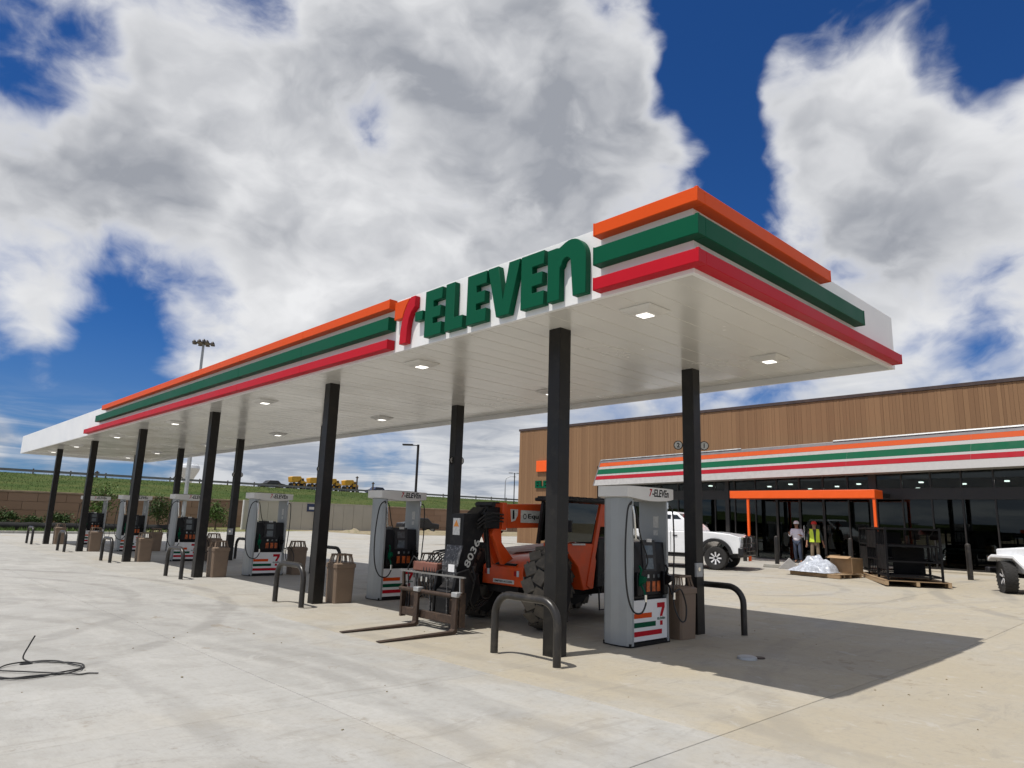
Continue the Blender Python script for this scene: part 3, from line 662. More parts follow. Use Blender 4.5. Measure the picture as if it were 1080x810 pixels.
for f0, f1, m_ in ((.745,.89,'orange'),(.44,.635,'green'),(.225,.365,'red')):
    ys = [YA-.01]
    while ys[-1] > YR+4: ys.append(ys[-1]-4.6)
    ys.append(YR+.02)
    for q0, q1 in zip(ys, ys[1:]): sb(awn_strip(f0,f1,.012,q0-.003,q1+.003),'awning_stripe','aw_'+m_,aw)
for f0, f1, m_ in ((.895,.985,'stripegrey'),): sb(awn_strip(f0,f1,.009,YA-.01,YR+.02),'awning_flashing',m_,aw)
sb(awn_strip(.99,1.02,.05,13.0,21.76),'awning_trim','galv',aw); sb(awn_strip(.99,1.025,.05,YR,8.6),'awning_trim','galv',aw)
mb = MB(); mb.prism([(q.x-.02,q.z) for q in (awn(YA,0),awn(YA,1),awn(YA,1.02)+Vector((.1,0,0)),awn(YA,0)+Vector((.1,0,0)))],'y',YA+.001,YA+.06); sb(mb,'awning_end_cap','stripegrey',aw)
# glazing
GT, GB = 4.45, SG+.12
mb = MB(); mb.box(SX-.03, YR+.05, 3.12, SX+.06, 22.2, 3.58); sb(mb,'transom_band','bronze', bevel=.01)
mb = MB(); mb.box(SX-.02, YR+.05, SG, SX+.06, 22.2, GB); sb(mb,'sill','bronze')
mul = [22.2-1.075*i for i in range(30)]
fr = MB().box(-.035,-.026,0,.065,.026,GT-GB).mesh('mullion', MT['bronze'])
for q in mul: inst('mullion', fr, st, (0, q-10, GB-SG))
g1 = MB().box(.02,.03,.002,.03,1.045,3.12-GB-.002).mesh('glass_pane', MT['glass']); g2 = MB().box(.02,.03,.002,.03,1.045,GT-3.58-.002).mesh('clerestory_pane', MT['glass'])
for q in mul[1:]:
    o = inst('glass_pane', g1, st, (0, q-10, GB-SG)); o.rotation_euler.z = R(random.uniform(-.35,.35)); o.rotation_euler.y = R(random.uniform(-.2,.2))
    o = inst('glass_pane', g2, st, (0, q-10, 3.58-SG)); o.rotation_euler.z = R(random.uniform(-.35,.35))
mb = MB(); mb.box(SX-.06, 13.9, SG, SX+.08, 14.1, GT); sb(mb,'pier','bronze')
mb = MB(); mb.box(SX-.06, 7.05, SG, SX+.08, 7.35, GT+.1); sb(mb,'pier','bronze')
# door leaves and handles
for q in (11.45, 10.375, 9.3):
    mb = MB(); mb.box(SX-.055,q-.05,GB,SX-.036,q+.05,3.1); sb(mb,'door_stile','bronze')
for q in (10.55, 10.2):
    mb = MB(); mb.tube([(SX-.06,q,1.3),(SX-.11,q,1.32),(SX-.11,q,1.95),(SX-.06,q,1.97)], .018); sb(mb,'door_handle','chrome')
# low rail and notices behind the glass
mb = MB(); mb.box(SX+.25, YR+.3, 1.16, SX+.75, 7.0, 1.24); sb(mb,'window_counter','trim')
mb = MB(); mb.box(SX+.30, YR+.3, 1.02, SX+.34, 7.0, 1.06); sb(mb,'counter_rail','galv')
for (y0,z0,w_,h_) in ((15.9,1.6,.32,.5),(15.2,1.6,.32,.5),(17.5,1.5,.4,.4),(8.3,2.6,.55,.5),(9.4,2.55,.7,.6)):
    mb = MB(); mb.box(SX+.036,y0,z0,SX+.042,y0-w_,z0+h_); sb(mb,'notice','darkgrey')
for i in range(7):
    x = SX+3+rr.uniform(0,2); y = -6+4.2*i
    mb = MB(); mb.box(x,y,SG+.03,x+.9,y+2.6,SG+1.5)
    for z in (.5,.9,1.3): mb.box(x-.12,y+.05,SG+z,x-.01,y+2.55,SG+z+.03)
    sb(mb,'shop_shelf','shelf')
for (x,y) in [(SX+1.2,15.6),(SX+2.5,13.0),(SX+1.0,11.2),(SX+3.2,9.9),(SX+1.6,8.3),(SX+1.1,5.6),(SX+2.6,4.4),(SX+1.2,2.6),(SX+3.0,1.2),(SX+5,12),(SX+5.4,7)]:
    mb = MB(); mb.box(x,y,3.86,x+.15,y+.15,3.91); sb(mb,'pendant_lamp','led_small'); mb = MB(); mb.bar((x+.07,y+.07,3.911),(x+.07,y+.07,4.99),.012,.012); sb(mb,'lamp_stem','bronze')
# partly finished wall sign: orange and red numeral with green lettering
mb = MB(); mb.box(SX-.14, 25.4, 4.86, SX-.012, 27.2, 5.55); sg_ = sb(mb,'wall_sign','brightorange', bevel=.01)
mb = MB(); mb.prism([(26.0,4.6),(25.4,4.84),(25.4,4.6),(25.75,4.35),(26.25,4.35)],'x',SX-.13,SX-.012); mb.prism([(26.3,3.78),(25.8,3.78),(25.95,3.1),(26.3,3.1)],'x',SX-.13,SX-.012); sb(mb,'sign_stroke','red',sg_)
tx = face_negX(text_mb('ELEVEn', .46, 2.2, .09, .05), SX-.012, 27.3, 3.84); sb(tx,'sign_lettering','green',sg_)
# orange entrance frame
ec = T('entrance_canopy', (24.4, 9.6, SG), 'bright orange entrance canopy on slim posts in front of the store doors', 'canopy')
mb = MB(); mb.box(23.3, 6.42, 3.09, 24.2, 12.7, 3.42); mb.build('canopy_slab', MT['brightorange'], ec, world=True, bevel=.012)
for y in (6.6, 8.6, 10.6, 12.5): MB().box(24.2, y-.05, 3.16, SX-.035, y+.05, 3.34).build('bracket', MT['bronze'], ec, world=True)
for y in (6.48, 11.85):
    mb = MB(); mb.box(23.34, y-.05, SG-.03, 23.44, y+.05, 3.088); mb.build('post', MT['brightorange'], ec, world=True, bevel=.006)
# kerb/walk in front of the store
tag(MB().box(24.5, YR, SG-.05, SX-.03, 29.5, SG+.06).build('store_walk', MT['concrete_far'], bevel=.02), kind='structure')

# round bollards by the store
def make_post():
    t = T('steel_bollard', (0,0,0), 'x', 'bollard', 'round bollards in front of the store')
    MB().lathe([(.085,-.02),(.085,1.12),(.078,1.165),(.05,1.195),(.0001,1.205)], (0,0,0), n=18).build('pipe', MT['steel_pipe'], t)
    MB().lathe([(.11,-.02),(.11,.006),(.088,.012)], (0,0,0), n=18).build('collar', MT['concrete_far'], t)
    return t
pb = make_post()
for i, (x, y, lab) in enumerate([(21.63,9.74,'dark round bollard left of the two workers by the pallet'), (23.08,11.92,'dark round bollard behind the front bumper of the white pickup'),
        (22.6,7.2,'dark round bollard behind the cardboard box on the pallet'), (21.39,2.93,'dark round bollard between the black rack and the white jeep'),
        (21.2,20.6,'dark bollard under the telehandler boom, at its front end'), (21.2,22.0,'dark bollard near the timber store corner, seen under the boom')]):
    place(pb if i == 0 else copy_tree(pb), (x,y,gz(x)), 0, lab)

# ------------------------------------------------------------------ wheels (axle along local Y)
def wheel(parent, c, r, wd, rr_, tyre='tyre_black', rim='rim', lugs=0, spokes=0, steer=0.0, side=-1, flat=False):
    mt = Matrix.Translation(c) @ Matrix.Rotation(steer,4,'Z')
    h = wd/2
    b = MB(); b.lathe([(rr_,-h*.86),(r*.82,-h),(r*.93,-h*.96),(r*.985,-h*.72),(r,-h*.4),(r,h*.4),(r*.985,h*.72),(r*.93,h*.96),(r*.82,h),(rr_,h*.86)], (0,0,0), 'y', 40, closed=True)
    if lugs:
        for i in range(lugs):
            for s in (-1,1):
                a = 2*math.pi*(i+(.5 if s > 0 else 0))/lugs
                o = len(b.v); b.obox((0, s*h*.5, r*1.008), (r*.34, h*1.02, r*.05), rz=s*.45, m=1)
                b.obox((r*.08, s*h*.97, r*.95), (r*.26, h*.1, r*.12), m=1)
                m_ = Matrix.Rotation(a,4,'Y')
                for q in range(o,len(b.v)): b.v[q] = tuple(m_ @ Vector(b.v[q]))
    b.xf(mt); w_ = b.build('wheel', [MT['tyre_black'], MT[tyre]], parent, sharp=28)
    b = MB(); b.lathe([(rr_*1.0,-h*.88),(rr_*.92,-h*.80),(rr_*.88,-h*.35),(rr_*.40,-h*.30),(rr_*.36,-h*.55),(.0001,-h*.56)], (0,0,0), 'y', 32, cap=False)
    b.lathe([(rr_*1.0,h*.88),(rr_*.92,h*.80),(rr_*.88,h*.35),(rr_*.40,h*.30),(rr_*.36,h*.55),(.0001,h*.56)], (0,0,0), 'y', 32, cap=False)
    b.xf(mt); b.build('rim', MT['carblack' if spokes else rim], w_)
    for i in range(spokes):
        a = 2*math.pi*i/spokes
        for s in (-1,1):
            b = MB(); b.add([(-.03,s*h*.84,rr_*.95),(.03,s*h*.84,rr_*.95),(.02,s*h*.66,rr_*.22),(-.02,s*h*.66,rr_*.22),(-.03,s*h*.74,rr_*.95),(.03,s*h*.74,rr_*.95),(.02,s*h*.56,rr_*.22),(-.02,s*h*.56,rr_*.22)],
                    [(0,1,2,3),(7,6,5,4),(0,4,5,1),(1,5,6,2),(2,6,7,3),(3,7,4,0)])
            b.xf(mt @ Matrix.Rotation(a,4,'Y')); b.build('spoke', MT['alloy'], w_)
    return w_

# ------------------------------------------------------------------ telehandler (faces -X)
th = T('telehandler', (2.65, 5.47, 0), 'muddy orange telehandler with black boom head and forks lowered on the concrete', 'telehandler')
def tb(mb, name, mat, parent=None, **kw): return mb.build(name, MT[mat], parent or th, world=True, **kw)
tb(MB().prism([(2.45,.52),(2.45,.95),(6.0,1.0),(6.05,.6),(5.6,.45),(3.2,.42)],'y',5.08,5.86),'chassis','machineblack', bevel=.01)
tb(MB().box(2.5,4.62,.60,2.82,6.36,.82),'front_axle','machineblack', bevel=.02); tb(MB().box(5.1,4.62,.60,5.4,6.36,.82),'rear_axle','machineblack', bevel=.02)
fb = tb(MB().prism([(2.37,.655),(2.38,.965),(2.52,1.05),(2.86,1.15),(3.35,1.18),(3.35,.70),(2.9,.60)],'y',4.90,5.93),'front_frame','teleorange', bevel=.012)
tb(MB().box(2.36,5.10,.69,2.372,5.63,.755),'label_plate','sticker',fb)
tx = face_negX(text_mb('LIMITED ACCESS', .03, .46, .003, .02), 2.36, 5.60, .708); tb(tx,'plate_lettering','machineblack',fb)
for y in (4.985, 5.74):
    tb(MB().box(2.362,y,.82,2.374,y+.05,.92),'lamp_lens','lamp',fb); tb(MB().box(2.362,y+.055,.83,2.374,y+.12,.91),'side_lamp','redlamp',fb)
tb(MB().box(2.42,5.12,.966,2.5,5.7,1.03),'tow_step','machineblack',fb)
# engine hood on the far side
tb(MB().prism([(2.95,.75),(2.95,1.13),(3.15,1.20),(5.3,1.36),(5.6,1.25),(5.6,.75)],'y',5.95,6.72),'engine_hood','hood', bevel=.03)
tb(MB().prism([(2.80,1.12),(3.0,1.2),(4.3,1.26),(4.3,1.1)],'y',5.70,5.945),'hood_plate','hood', bevel=.01)
# boom
bo = tb(MB().prism([(2.24,1.63),(2.24,2.045),(5.95,2.20),(6.05,1.95),(5.9,1.72)],'y',5.28,5.68),'boom','teleorange', bevel=.015)
tb(MB().box(2.20,5.255,1.60,2.30,5.705,2.075),'boom_collar','teleorange',bo, bevel=.01)
tb(MB().box(2.66,5.272,1.735,3.55,5.279,1.955),'maker_plate','sticker',bo)
tb(face_negY(text_mb('Equip', .11, .42, .003, .02), 2.84, 5.272, 1.785),'plate_lettering','machineblack',bo)
tb(face_negY(text_mb('O', .10, .085, .003, .01), 2.715, 5.272, 1.795),'plate_mark','machineblack',bo)
tb(MB().prism([(2.40,1.965),(2.585,1.965),(2.58,1.86),(2.52,1.77),(2.43,1.745)],'y',5.272,5.279),'shield_mark','sticker',bo)
tb(MB().prism([(2.45,1.95),(2.49,1.95),(2.50,1.80),(2.45,1.79)],'y',5.268,5.2715),'shield_bar','machineblack',bo)
ib = tb(MB().box(1.90,5.33,1.68,2.20,5.63,1.99),'boom_extension','machineblack', bevel=.01)
for y in (5.36,5.42,5.60): tb(MB().tube([(2.3,y,2.06),(2.14,y,2.07),(2.0,y,2.03),(1.9,y,1.96),(1.8,y,1.85)], .014),'boom_hose','rubber',ib)
tb(MB().cyl((1.98,5.26,2.03),(1.98,5.70,2.03),.05),'hose_reel','machineblack',ib); tb(MB().box(1.78,5.24,1.62,2.12,5.30,1.90),'valve_block','machineblack',ib, bevel=.01)
for z in (1.74,1.80,1.86): tb(MB().tube([(2.2,5.235,z),(1.95,5.225,z+.02),(1.75,5.24,z-.03),(1.62,5.25,z-.12)], .014),'hydraulic_line','rubber',ib)
gn = tb(MB().prism([(1.42,1.86),(1.72,1.87),(1.86,1.98),(1.98,1.98),(1.98,1.66),(1.87,1.55),(1.80,1.42),(1.60,.92),(1.52,.70),(1.42,.58),(1.31,.60),(1.31,.98),(1.41,1.3)],'y',5.37,5.68),'boom_head','machineblack', bevel=.012)
tb(MB().prism([(1.418,1.845),(1.41,1.32),(1.395,1.32),(1.403,1.85)],'y',5.36,5.69),'head_plate','machineblack',gn)
tb(MB().prism([(1.40,1.33),(1.305,.99),(1.293,.99),(1.388,1.33)],'y',5.34,5.76),'nose_plate','scratched',gn); tb(MB().prism([(1.305,.98),(1.31,.70),(1.295,.70),(1.29,.98)],'y',5.36,5.74),'nose_plate','scratched',gn)
tb(MB().box(1.388,5.44,1.50,1.402,5.62,1.78),'warning_label','sticker',gn); tb(MB().box(1.278,5.40,.90,1.290,5.56,1.02),'white_label','helmetw',gn)
tb(MB().prism([(5.46,1.64),(5.60,1.64),(5.53,1.75)],'x',1.384,1.3878),'warning_triangle','amber',gn)
t_ = text_mb('8036', .13, .50, .004, .015, .0); a_ = math.atan2(.49,.27)
t_.v = [(p[0]*math.cos(a_)-p[1]*math.sin(a_)+1.56, 5.369-p[2], p[0]*math.sin(a_)+p[1]*math.cos(a_)+.955) for p in t_.v]; tb(t_,'model_number','sticker',gn)
tb(MB().cyl((1.84,5.3,1.34),(1.84,5.76,1.34),.05),'pivot_pin','machineblack',gn); tb(MB().cyl((1.44,5.25,.66),(1.44,5.81,.66),.05),'pivot_pin','chrome',gn)
tb(MB().cyl((1.86,5.52,1.28),(1.50,5.52,.55),.06),'tilt_cylinder','machineblack',gn)
tb(MB().tube([(1.62,5.35,1.0),(1.66,5.30,.8),(1.55,5.28,.62),(1.42,5.28,.70)], .016),'hydraulic_line','rubber',gn)
tb(MB().prism([(1.50,.30),(1.50,.80),(1.62,.90),(1.88,.85),(1.95,.50),(1.8,.32)],'y',5.46,5.86),'front_yoke','machineblack',gn, bevel=.02)
tb(MB().cyl((1.45,6.15,.35),(2.2,6.15,.75),.06),'level_cylinder','machineblack',gn); tb(MB().cyl((1.45,5.95,.5),(2.3,5.95,.62),.05),'level_cylinder','machineblack',gn)
for q in range(6): tb(MB().tube([(1.5,5.30+.09*q,.95),(1.62,5.28+.10*q,.72),(1.56,5.30+.12*q,.45),(1.75,5.4+.1*q,.26),(2.1,5.45+.08*q,.40)], .016),'hydraulic_line','rubber',gn)
# riser under the boom
tb(MB().prism([(2.32,1.0),(2.04,1.52),(2.08,1.66),(2.24,1.66),(2.27,1.38),(2.56,1.10)],'y',5.33,5.42),'riser','teleorange', bevel=.01); tb(MB().prism([(2.32,1.0),(2.04,1.52),(2.08,1.66),(2.24,1.66),(2.27,1.38),(2.56,1.10)],'y',5.56,5.65),'riser','teleorange', bevel=.01)
tb(MB().cyl((2.12,5.49,.95),(2.02,5.49,1.62),.045),'lift_cylinder','machineblack')
# fork carriage
fc = tb(MB().box(1.20,4.92,.13,1.27,6.56,.26),'carriage_beam','rust', bevel=.01); fc.location.x = -.15
tb(MB().cyl((1.20,4.90,.56),(1.20,6.58,.56),.034),'carriage_shaft','rust',fc)
for y in (4.93, 6.53): tb(MB().bar((1.24,y,.10),(1.24,y,.62),.10,.05),'carriage_upright','rust',fc)
for y in (4.93, 6.53): tb(MB().bar((1.24,y,.60),(1.22,y,.86),.05,.04),'backrest_upright','rust',fc)
tb(MB().box(1.20,4.86,.845,1.24,6.60,.868),'backrest_rail','rim',fc)
for y in (5.30,5.75,6.15): tb(MB().bar((1.24,y,.24),(1.22,y,.85),.022,.03),'backrest_bar','scratched',fc)
tb(MB().tube([(1.22,4.98,.86),(1.24,4.99,.55),(1.26,5.02,.35),(1.28,5.0,.1)], .014),'hose','galv',fc)
tb(MB().prism([(1.27,.15),(1.45,.25),(1.45,.75),(1.27,.60)],'y',5.30,5.66),'coupler','machineblack',fc, bevel=.01); tb(MB().cyl((1.45,5.2,.42),(1.45,5.76,.42),.05),'coupler_pin','chrome',fc)
tb(MB().box(1.38,5.82,.86,1.70,6.50,1.02),'valve_cover','hood',fc, bevel=.02); tb(MB().box(1.36,5.80,.74,1.68,6.46,.855),'valve_manifold','scratched',fc, bevel=.01)
tb(MB().tube([(1.42,6.3,1.0),(1.36,6.45,1.1),(1.32,6.55,.9),(1.3,6.45,.50),(1.32,6.2,.42),(1.4,5.9,.62)], .013),'hydraulic_line','rubber',fc)
for y, z0, z1 in ((4.98,.26,.54),(5.06,.26,.54),(6.40,.26,.56),(6.47,.26,.56)): tb(MB().bar((1.28,y,z0),(1.30,y,z1),.03,.05),'carriage_web','machineblack',fc)
tb(MB().box(1.275,4.96,.27,1.29,5.30,.50),'carriage_plate','rust',fc); tb(MB().box(1.28,6.15,.27,1.295,6.52,.54),'carriage_plate','rust',fc)
tb(MB().prism([(1.32,.22),(1.60,.30),(1.72,.70),(1.60,.95),(1.36,.9),(1.30,.6)],'y',5.24,5.30),'link_plate','machineblack',fc, bevel=.01); tb(MB().prism([(1.32,.22),(1.60,.30),(1.72,.70),(1.60,.95),(1.36,.9),(1.30,.6)],'y',5.74,5.80),'link_plate','machineblack',fc, bevel=.01)
for q, y in enumerate((5.84,5.90,5.98,6.06,6.14)): tb(MB().tube([(1.66,y-.3,1.25),(1.55,y,1.12+.02*q),(1.40,y+.04,.98),(1.34,y+.02,.70),(1.36,y-.06,.45),(1.5,y-.25,.40)], .013),'hydraulic_line','rubber',fc)
for y in (5.88,6.02,6.16): tb(MB().cyl((1.34,y,.70),(1.34,y,.78),.022),'hose_fitting','chrome',fc)
for y in (4.99, 6.01):
    f_ = tb(MB().prism([(1.19,.03),(1.19,.60),(1.145,.60),(1.135,.085),(1.10,.055),(-.22,.022),(-.22,.012),(1.12,.004)],'y',y-.055,y+.055),'fork','rust', bevel=.004); f_.location.x = -.17
    tb(MB().box(1.13,y-.07,.555,1.25,y+.07,.63),'fork_hook','galv',f_, bevel=.01)
# cab on the near side
cb = tb(MB().prism([(3.02,1.40),(3.70,1.40),(3.80,1.10),(3.72,.62),(3.45,.60),(3.30,1.0),(3.02,1.25)],'y',4.46,5.05),'cab_body','teleorange', bevel=.015)
tb(MB().prism([(3.86,.62),(3.90,1.5),(4.9,1.5),(5.0,.95),(4.6,.62)],'y',4.50,5.05),'rear_tank','machineblack', bevel=.03)
for y in (4.47, 5.02):
    tb(MB().prism([(3.52,.68),(3.62,.62),(3.98,2.10),(3.90,2.12)],'y',y-.03,y+.03),'door_pillar','teleorange', bevel=.008)
    tb(MB().bar((2.86,y,1.38),(2.98,y,2.12),.06,.06),'front_pillar','machineblack'); tb(MB().bar((4.35,y,1.45),(4.35,y,2.12),.07,.06),'rear_pillar','machineblack')
rf_ = tb(MB().box(2.82,4.38,2.125,4.5,5.10,2.19),'cab_roof','machineblack', bevel=.02)
for i in range(9): tb(MB().box(2.86+.18*i,4.42,2.191,2.93+.18*i,5.06,2.215),'roof_bar','machineblack',rf_)
tb(MB().prism([(2.92,1.43),(3.66,1.43),(3.86,2.10),(3.02,2.10)],'y',4.468,4.474),'side_window','clearglass',cb); tb(MB().prism([(2.92,1.43),(3.66,1.43),(3.86,2.10),(3.02,2.10)],'y',5.018,5.024),'side_window','clearglass',cb)
tb(MB().box(3.55,4.62,1.15,4.0,4.95,1.30),'seat','rubber',cb, bevel=.03); tb(MB().obox((3.98,4.78,1.55),(.12,.34,.55),ry=.15),'seat_back','rubber',cb, bevel=.03)
tb(MB().tube([(3.1,4.78,1.2),(3.25,4.78,1.55)], .025),'steering_column','rubber',cb); tb(MB().lathe([(.15,-.012),(.17,0),(.15,.012),(.14,0)],(3.25,4.78,1.56),n=20,closed=True),'steering_wheel','rubber',cb)
tb(MB().tube([(3.02,4.44,1.75),(2.96,4.36,1.78)], .012),'mirror_arm','machineblack',cb); tb(MB().obox((2.95,4.36,1.70),(.03,.10,.2)),'mirror','machineblack',cb)
tb(MB().prism([(3.12,1.405),(3.46,1.405),(3.48,1.375),(3.14,1.375)],'y',4.44,4.459),'decal','sticker',cb)
tb(MB().tube([(3.86,4.45,.62),(3.88,4.45,.25),(4.15,4.45,.25),(4.15,4.45,.62)], .016),'step','machineblack')
for (x,y,sr) in ((2.66,4.55,R(21)),(2.72,6.40,R(21)),(5.25,4.56,0),(5.25,6.40,0)):
    wheel(th, (x-2.65,y-5.47,.675), .645, .38, .36, steer=sr, tyre='tyre', rim='rim', lugs=15)

# ------------------------------------------------------------------ pickup truck
hd = math.atan2(-.97,.25)
pk = T('pickup_truck', (17.62+.97*.85, 10.14+.25*.85, gz(17.9)-.005), 'white pickup truck with black fender flares and grille guard, parked by the store', 'truck', rz=hd)
def pb_(mb, name, mat, parent=None, **kw): return mb.build(name, MT[mat], parent or pk, **kw)
def arch(cx, cz, r, a0=0, a1=math.pi, n=10): return [(cx+r*math.cos(a0+(a1-a0)*i/n), cz+r*math.sin(a0+(a1-a0)*i/n)) for i in range(n+1)]
low = [(.88,.62)] + [(.80,.62)] + arch(0,.52,.56,.15,math.pi-.15)[0:] + [(-.75,.56),(-2.66,.56)] + arch(-3.25,.52,.56,.15,math.pi-.15) + [(-4.15,.62),(-4.22,.85),(-4.22,1.38),(-2.95,1.40),(-2.95,1.36),(-.80,1.36),(-.2,1.38),(.55,1.31),(.86,1.22),(.92,1.0)]
body = pb_(MB().prism(low,'y',-.96,.96),'body','carwhite', bevel=.035)
pb_(MB().box(-4.1,-.78,1.38,-3.05,.78,1.412),'bed','carblack',body)
def ring4(x0,x1,y,z): return [(x0,-y,z),(x1,-y,z),(x1,y,z),(x0,y,z)]
cabm = pb_(MB().loft([ring4(-2.93,-.72,.92,1.36),ring4(-2.90,-.80,.90,1.52),ring4(-2.62,-1.48,.76,2.06),ring4(-2.50,-1.62,.70,2.10)]),'cab','carwhite', bevel=.04)
for s in (-1,1):
    g = lambda x,z: (x, s*(.913-(z-1.45)*.245), z)
    pb_(MB().add([g(-.98,1.50),g(-1.68,1.50),g(-1.68,1.98),g(-1.50,1.98)],[(0,1,2,3)]),'side_window','carglass',cabm)
    pb_(MB().add([g(-1.74,1.50),g(-2.62,1.50),g(-2.48,1.98),g(-1.74,1.98)],[(0,1,2,3)]),'side_window','carglass',cabm)
    for cx in (0,-3.25):
        ao = arch(cx,.50,.66,.12,math.pi-.12,14); ai = arch(cx,.50,.54,.12,math.pi-.12,14)
        pb_(MB().prism(ao+ai[::-1],'y',s*.955,s*1.06),'fender_flare','carblack',body, bevel=.02)
    pb_(MB().box(-2.85,s*.95-.09,.42,-.80,s*.95+.09,.47),'running_board','carblack',body); pb_(MB().box(-1.72,s*.962-.004,.6,-1.705,s*.962+.004,1.35),'door_seam','carblack',body)
    pb_(MB().box(-1.62,s*.97-.015,1.18,-1.45,s*.97+.015,1.22),'door_handle','carblack',body); pb_(MB().obox((-.95,s*1.08,1.52),(.10,.20,.22)),'mirror','carblack',cabm, bevel=.02)
    pb_(MB().box(.80,s*.72-.17,1.0,.925,s*.72+.17,1.22),'headlight','lamp',body, bevel=.02)
    pb_(MB().tube([(1.05,s*.30,.60),(1.08,s*.30,1.2),(.98,s*.30,1.28)], .03),'guard_upright','carblack',body); pb_(MB().tube([(1.05,s*.62,.70),(1.07,s*.66,1.02),(1.05,s*.62,1.24)], .028),'guard_upright','carblack',body)
pb_(MB().add([(-.79,-.83,1.50),(-.79,.83,1.50),(-1.43,.72,2.03),(-1.43,-.72,2.03)],[(0,1,2,3)]),'windscreen','carglass',cabm)
pb_(MB().box(.86,-.55,.86,.935,.55,1.20),'grille','carblack',body, bevel=.02); pb_(MB().box(.82,-.98,.52,1.02,.98,.84),'bumper','carblack',body, bevel=.04)
for z in (.72,1.0,1.24): pb_(MB().tube([(1.04,-.68,z),(1.08,-.3,z),(1.08,.3,z),(1.04,.68,z)], .026),'guard_rail','carblack',body)
pb_(MB().box(-4.36,-.95,.55,-4.2,.95,.75),'rear_bumper','carblack',body, bevel=.03); pb_(MB().box(-4.0,-.5,.45,.7,.5,.62),'underframe','carblack')
for (x,s) in ((0,-1),(0,1),(-3.25,-1),(-3.25,1)): wheel(pk, (x, s*.86, .43), .43, .30, .235, spokes=8)

# ------------------------------------------------------------------ jeep at the right edge
jh = math.atan2(.837,.547)
jp = T('jeep', (17.55+.77, 1.18-.47, gz(17.6)-.005), 'white off-road jeep with flat front fender, cut by the right edge', 'car', rz=jh)
def jb(mb, name, mat, parent=None, **kw): return mb.build(name, MT[mat], parent or jp, **kw)
tubm = jb(MB().prism([(.42,.62),(.42,1.20),(-.75,1.30),(-.95,1.32),(-2.9,1.32),(-2.95,.62),(-2.55,.55),(-.7,.52)],'y',-.66,.66),'body','carwhite', bevel=.04)
jb(MB().loft([[(.46,-.52,.66),(.46,.52,.66),(.46,.52,1.12),(.46,-.52,1.12)],[(.40,-.60,.64),(.40,.60,.64),(.40,.60,1.15),(.40,-.60,1.15)]]),'grille_panel','carwhite',tubm, bevel=.02)
for i in range(7): jb(MB().box(.462,-.30+.1*i-.022,.78,.472,-.30+.1*i+.022,1.04),'grille_slot','carblack',tubm)
for s in (-1,1):
    jb(MB().lathe([(.0001,0),(.085,0),(.095,-.03)],(.47,s*.43,.96),'x',20),'headlight','lamp',tubm)
    jb(MB().prism([(.47,.84),(.45,.96),(.33,1.04),(-.40,1.04),(-.92,.60),(-.84,.54),(-.36,.95),(.36,.95)],'y',s*.62,s*.92),'fender','carwhite',tubm, bevel=.02)
    jb(MB().prism([(-2.05,.56),(-2.35,.98),(-3.0,.98),(-3.08,.9),(-2.98,.92),(-2.4,.92),(-2.12,.55)],'y',s*.62,s*.90),'fender','carblack',tubm, bevel=.02)
    jb(MB().box(.44,s*.8-.05,.93,.51,s*.8+.05,.97),'turn_lamp','amber',tubm); jb(MB().obox((-.95,s*.90,1.48),(.07,.16,.15)),'mirror','carwhite',tubm, bevel=.02); jb(MB().bar((-.95,s*.64,1.32),(-.95,s*.86,1.45),.03,.03),'mirror_arm','carblack',tubm)
jb(MB().box(.50,-.85,.52,.66,.85,.68),'bumper','carblack',tubm, bevel=.03); jb(MB().loft([ring4(-2.92,-.92,.66,1.32),ring4(-2.88,-1.25,.60,1.95)]),'hard_top','carblack', bevel=.03)
jb(MB().add([(-.92,-.6,1.36),(-.92,.6,1.36),(-1.22,.55,1.88),(-1.22,-.55,1.88)],[(0,1,2,3)]),'windscreen','carglass'); jb(MB().box(-2.7,-.4,.42,.4,.4,.6),'underframe','carblack')
for (x,s,sr) in ((0,1,-R(31)),(0,-1,-R(31)),(-2.5,1,0),(-2.5,-1,0)): wheel(jp, (x, s*.78, .43), .43, .29, .235, spokes=5, rim='alloy', steer=sr, lugs=26)

# ------------------------------------------------------------------ black rack on a pallet
def slats(t, n, lx, wy, th_=.02, gap=.03, z=.12, mat='pallet'):
    w_ = (lx - gap*(n-1))/n
    for i in range(n): MB().box(-lx/2+i*(w_+gap),-wy/2,z,-lx/2+i*(w_+gap)+w_,wy/2,z+th_).build('deck_board', MT[mat], t)
    for y in (-wy/2+.05,0,wy/2-.05): MB().box(-lx/2,y-.045,0,lx/2,y+.045,z-.001).build('runner', MT[mat], t)
ra = math.atan2(2.65,4.6)
pl = T('wooden_pallet', (18.9,4.3,gz(18.9)), 'long weathered wooden pallet under the black steel rack', 'pallet', rz=ra); slats(pl, 14, 4.4, 1.75)
rk = T('steel_rack', (18.8,4.3,gz(18.9)+.142), 'black empty steel display rack standing on a pallet near the store doors', 'rack', rz=ra)
for x in (-2.05,-.75,.75,2.05):
    for y in (-.72,.72): MB().box(x-.03,y-.03,0,x+.03,y+.03,1.55).build('post', MT['rackblack'], rk)
for z in (.12,.55,1.0,1.5):
    for y in (-.72,.72): MB().box(-2.02,y-.022,z-.022,2.02,y+.022,z+.022).build('rail', MT['rackblack'], rk)
    for x in (-2.05,-.75,.75,2.05): MB().box(x-.022,-.69,z-.021,x+.022,.69,z+.021).build('cross_rail', MT['rackblack'], rk)
for z, x0, x1 in ((.145,-2.0,-.78),(.575,-.72,.72),(1.02,.78,2.0),(1.02,-2.0,-.78),(1.52,-2.0,-.3),(.145,.78,2.0),(1.52,.2,2.0)): MB().box(x0,-.66,z,x1,.66,z+.02).build('shelf', MT['rackblack'], rk)
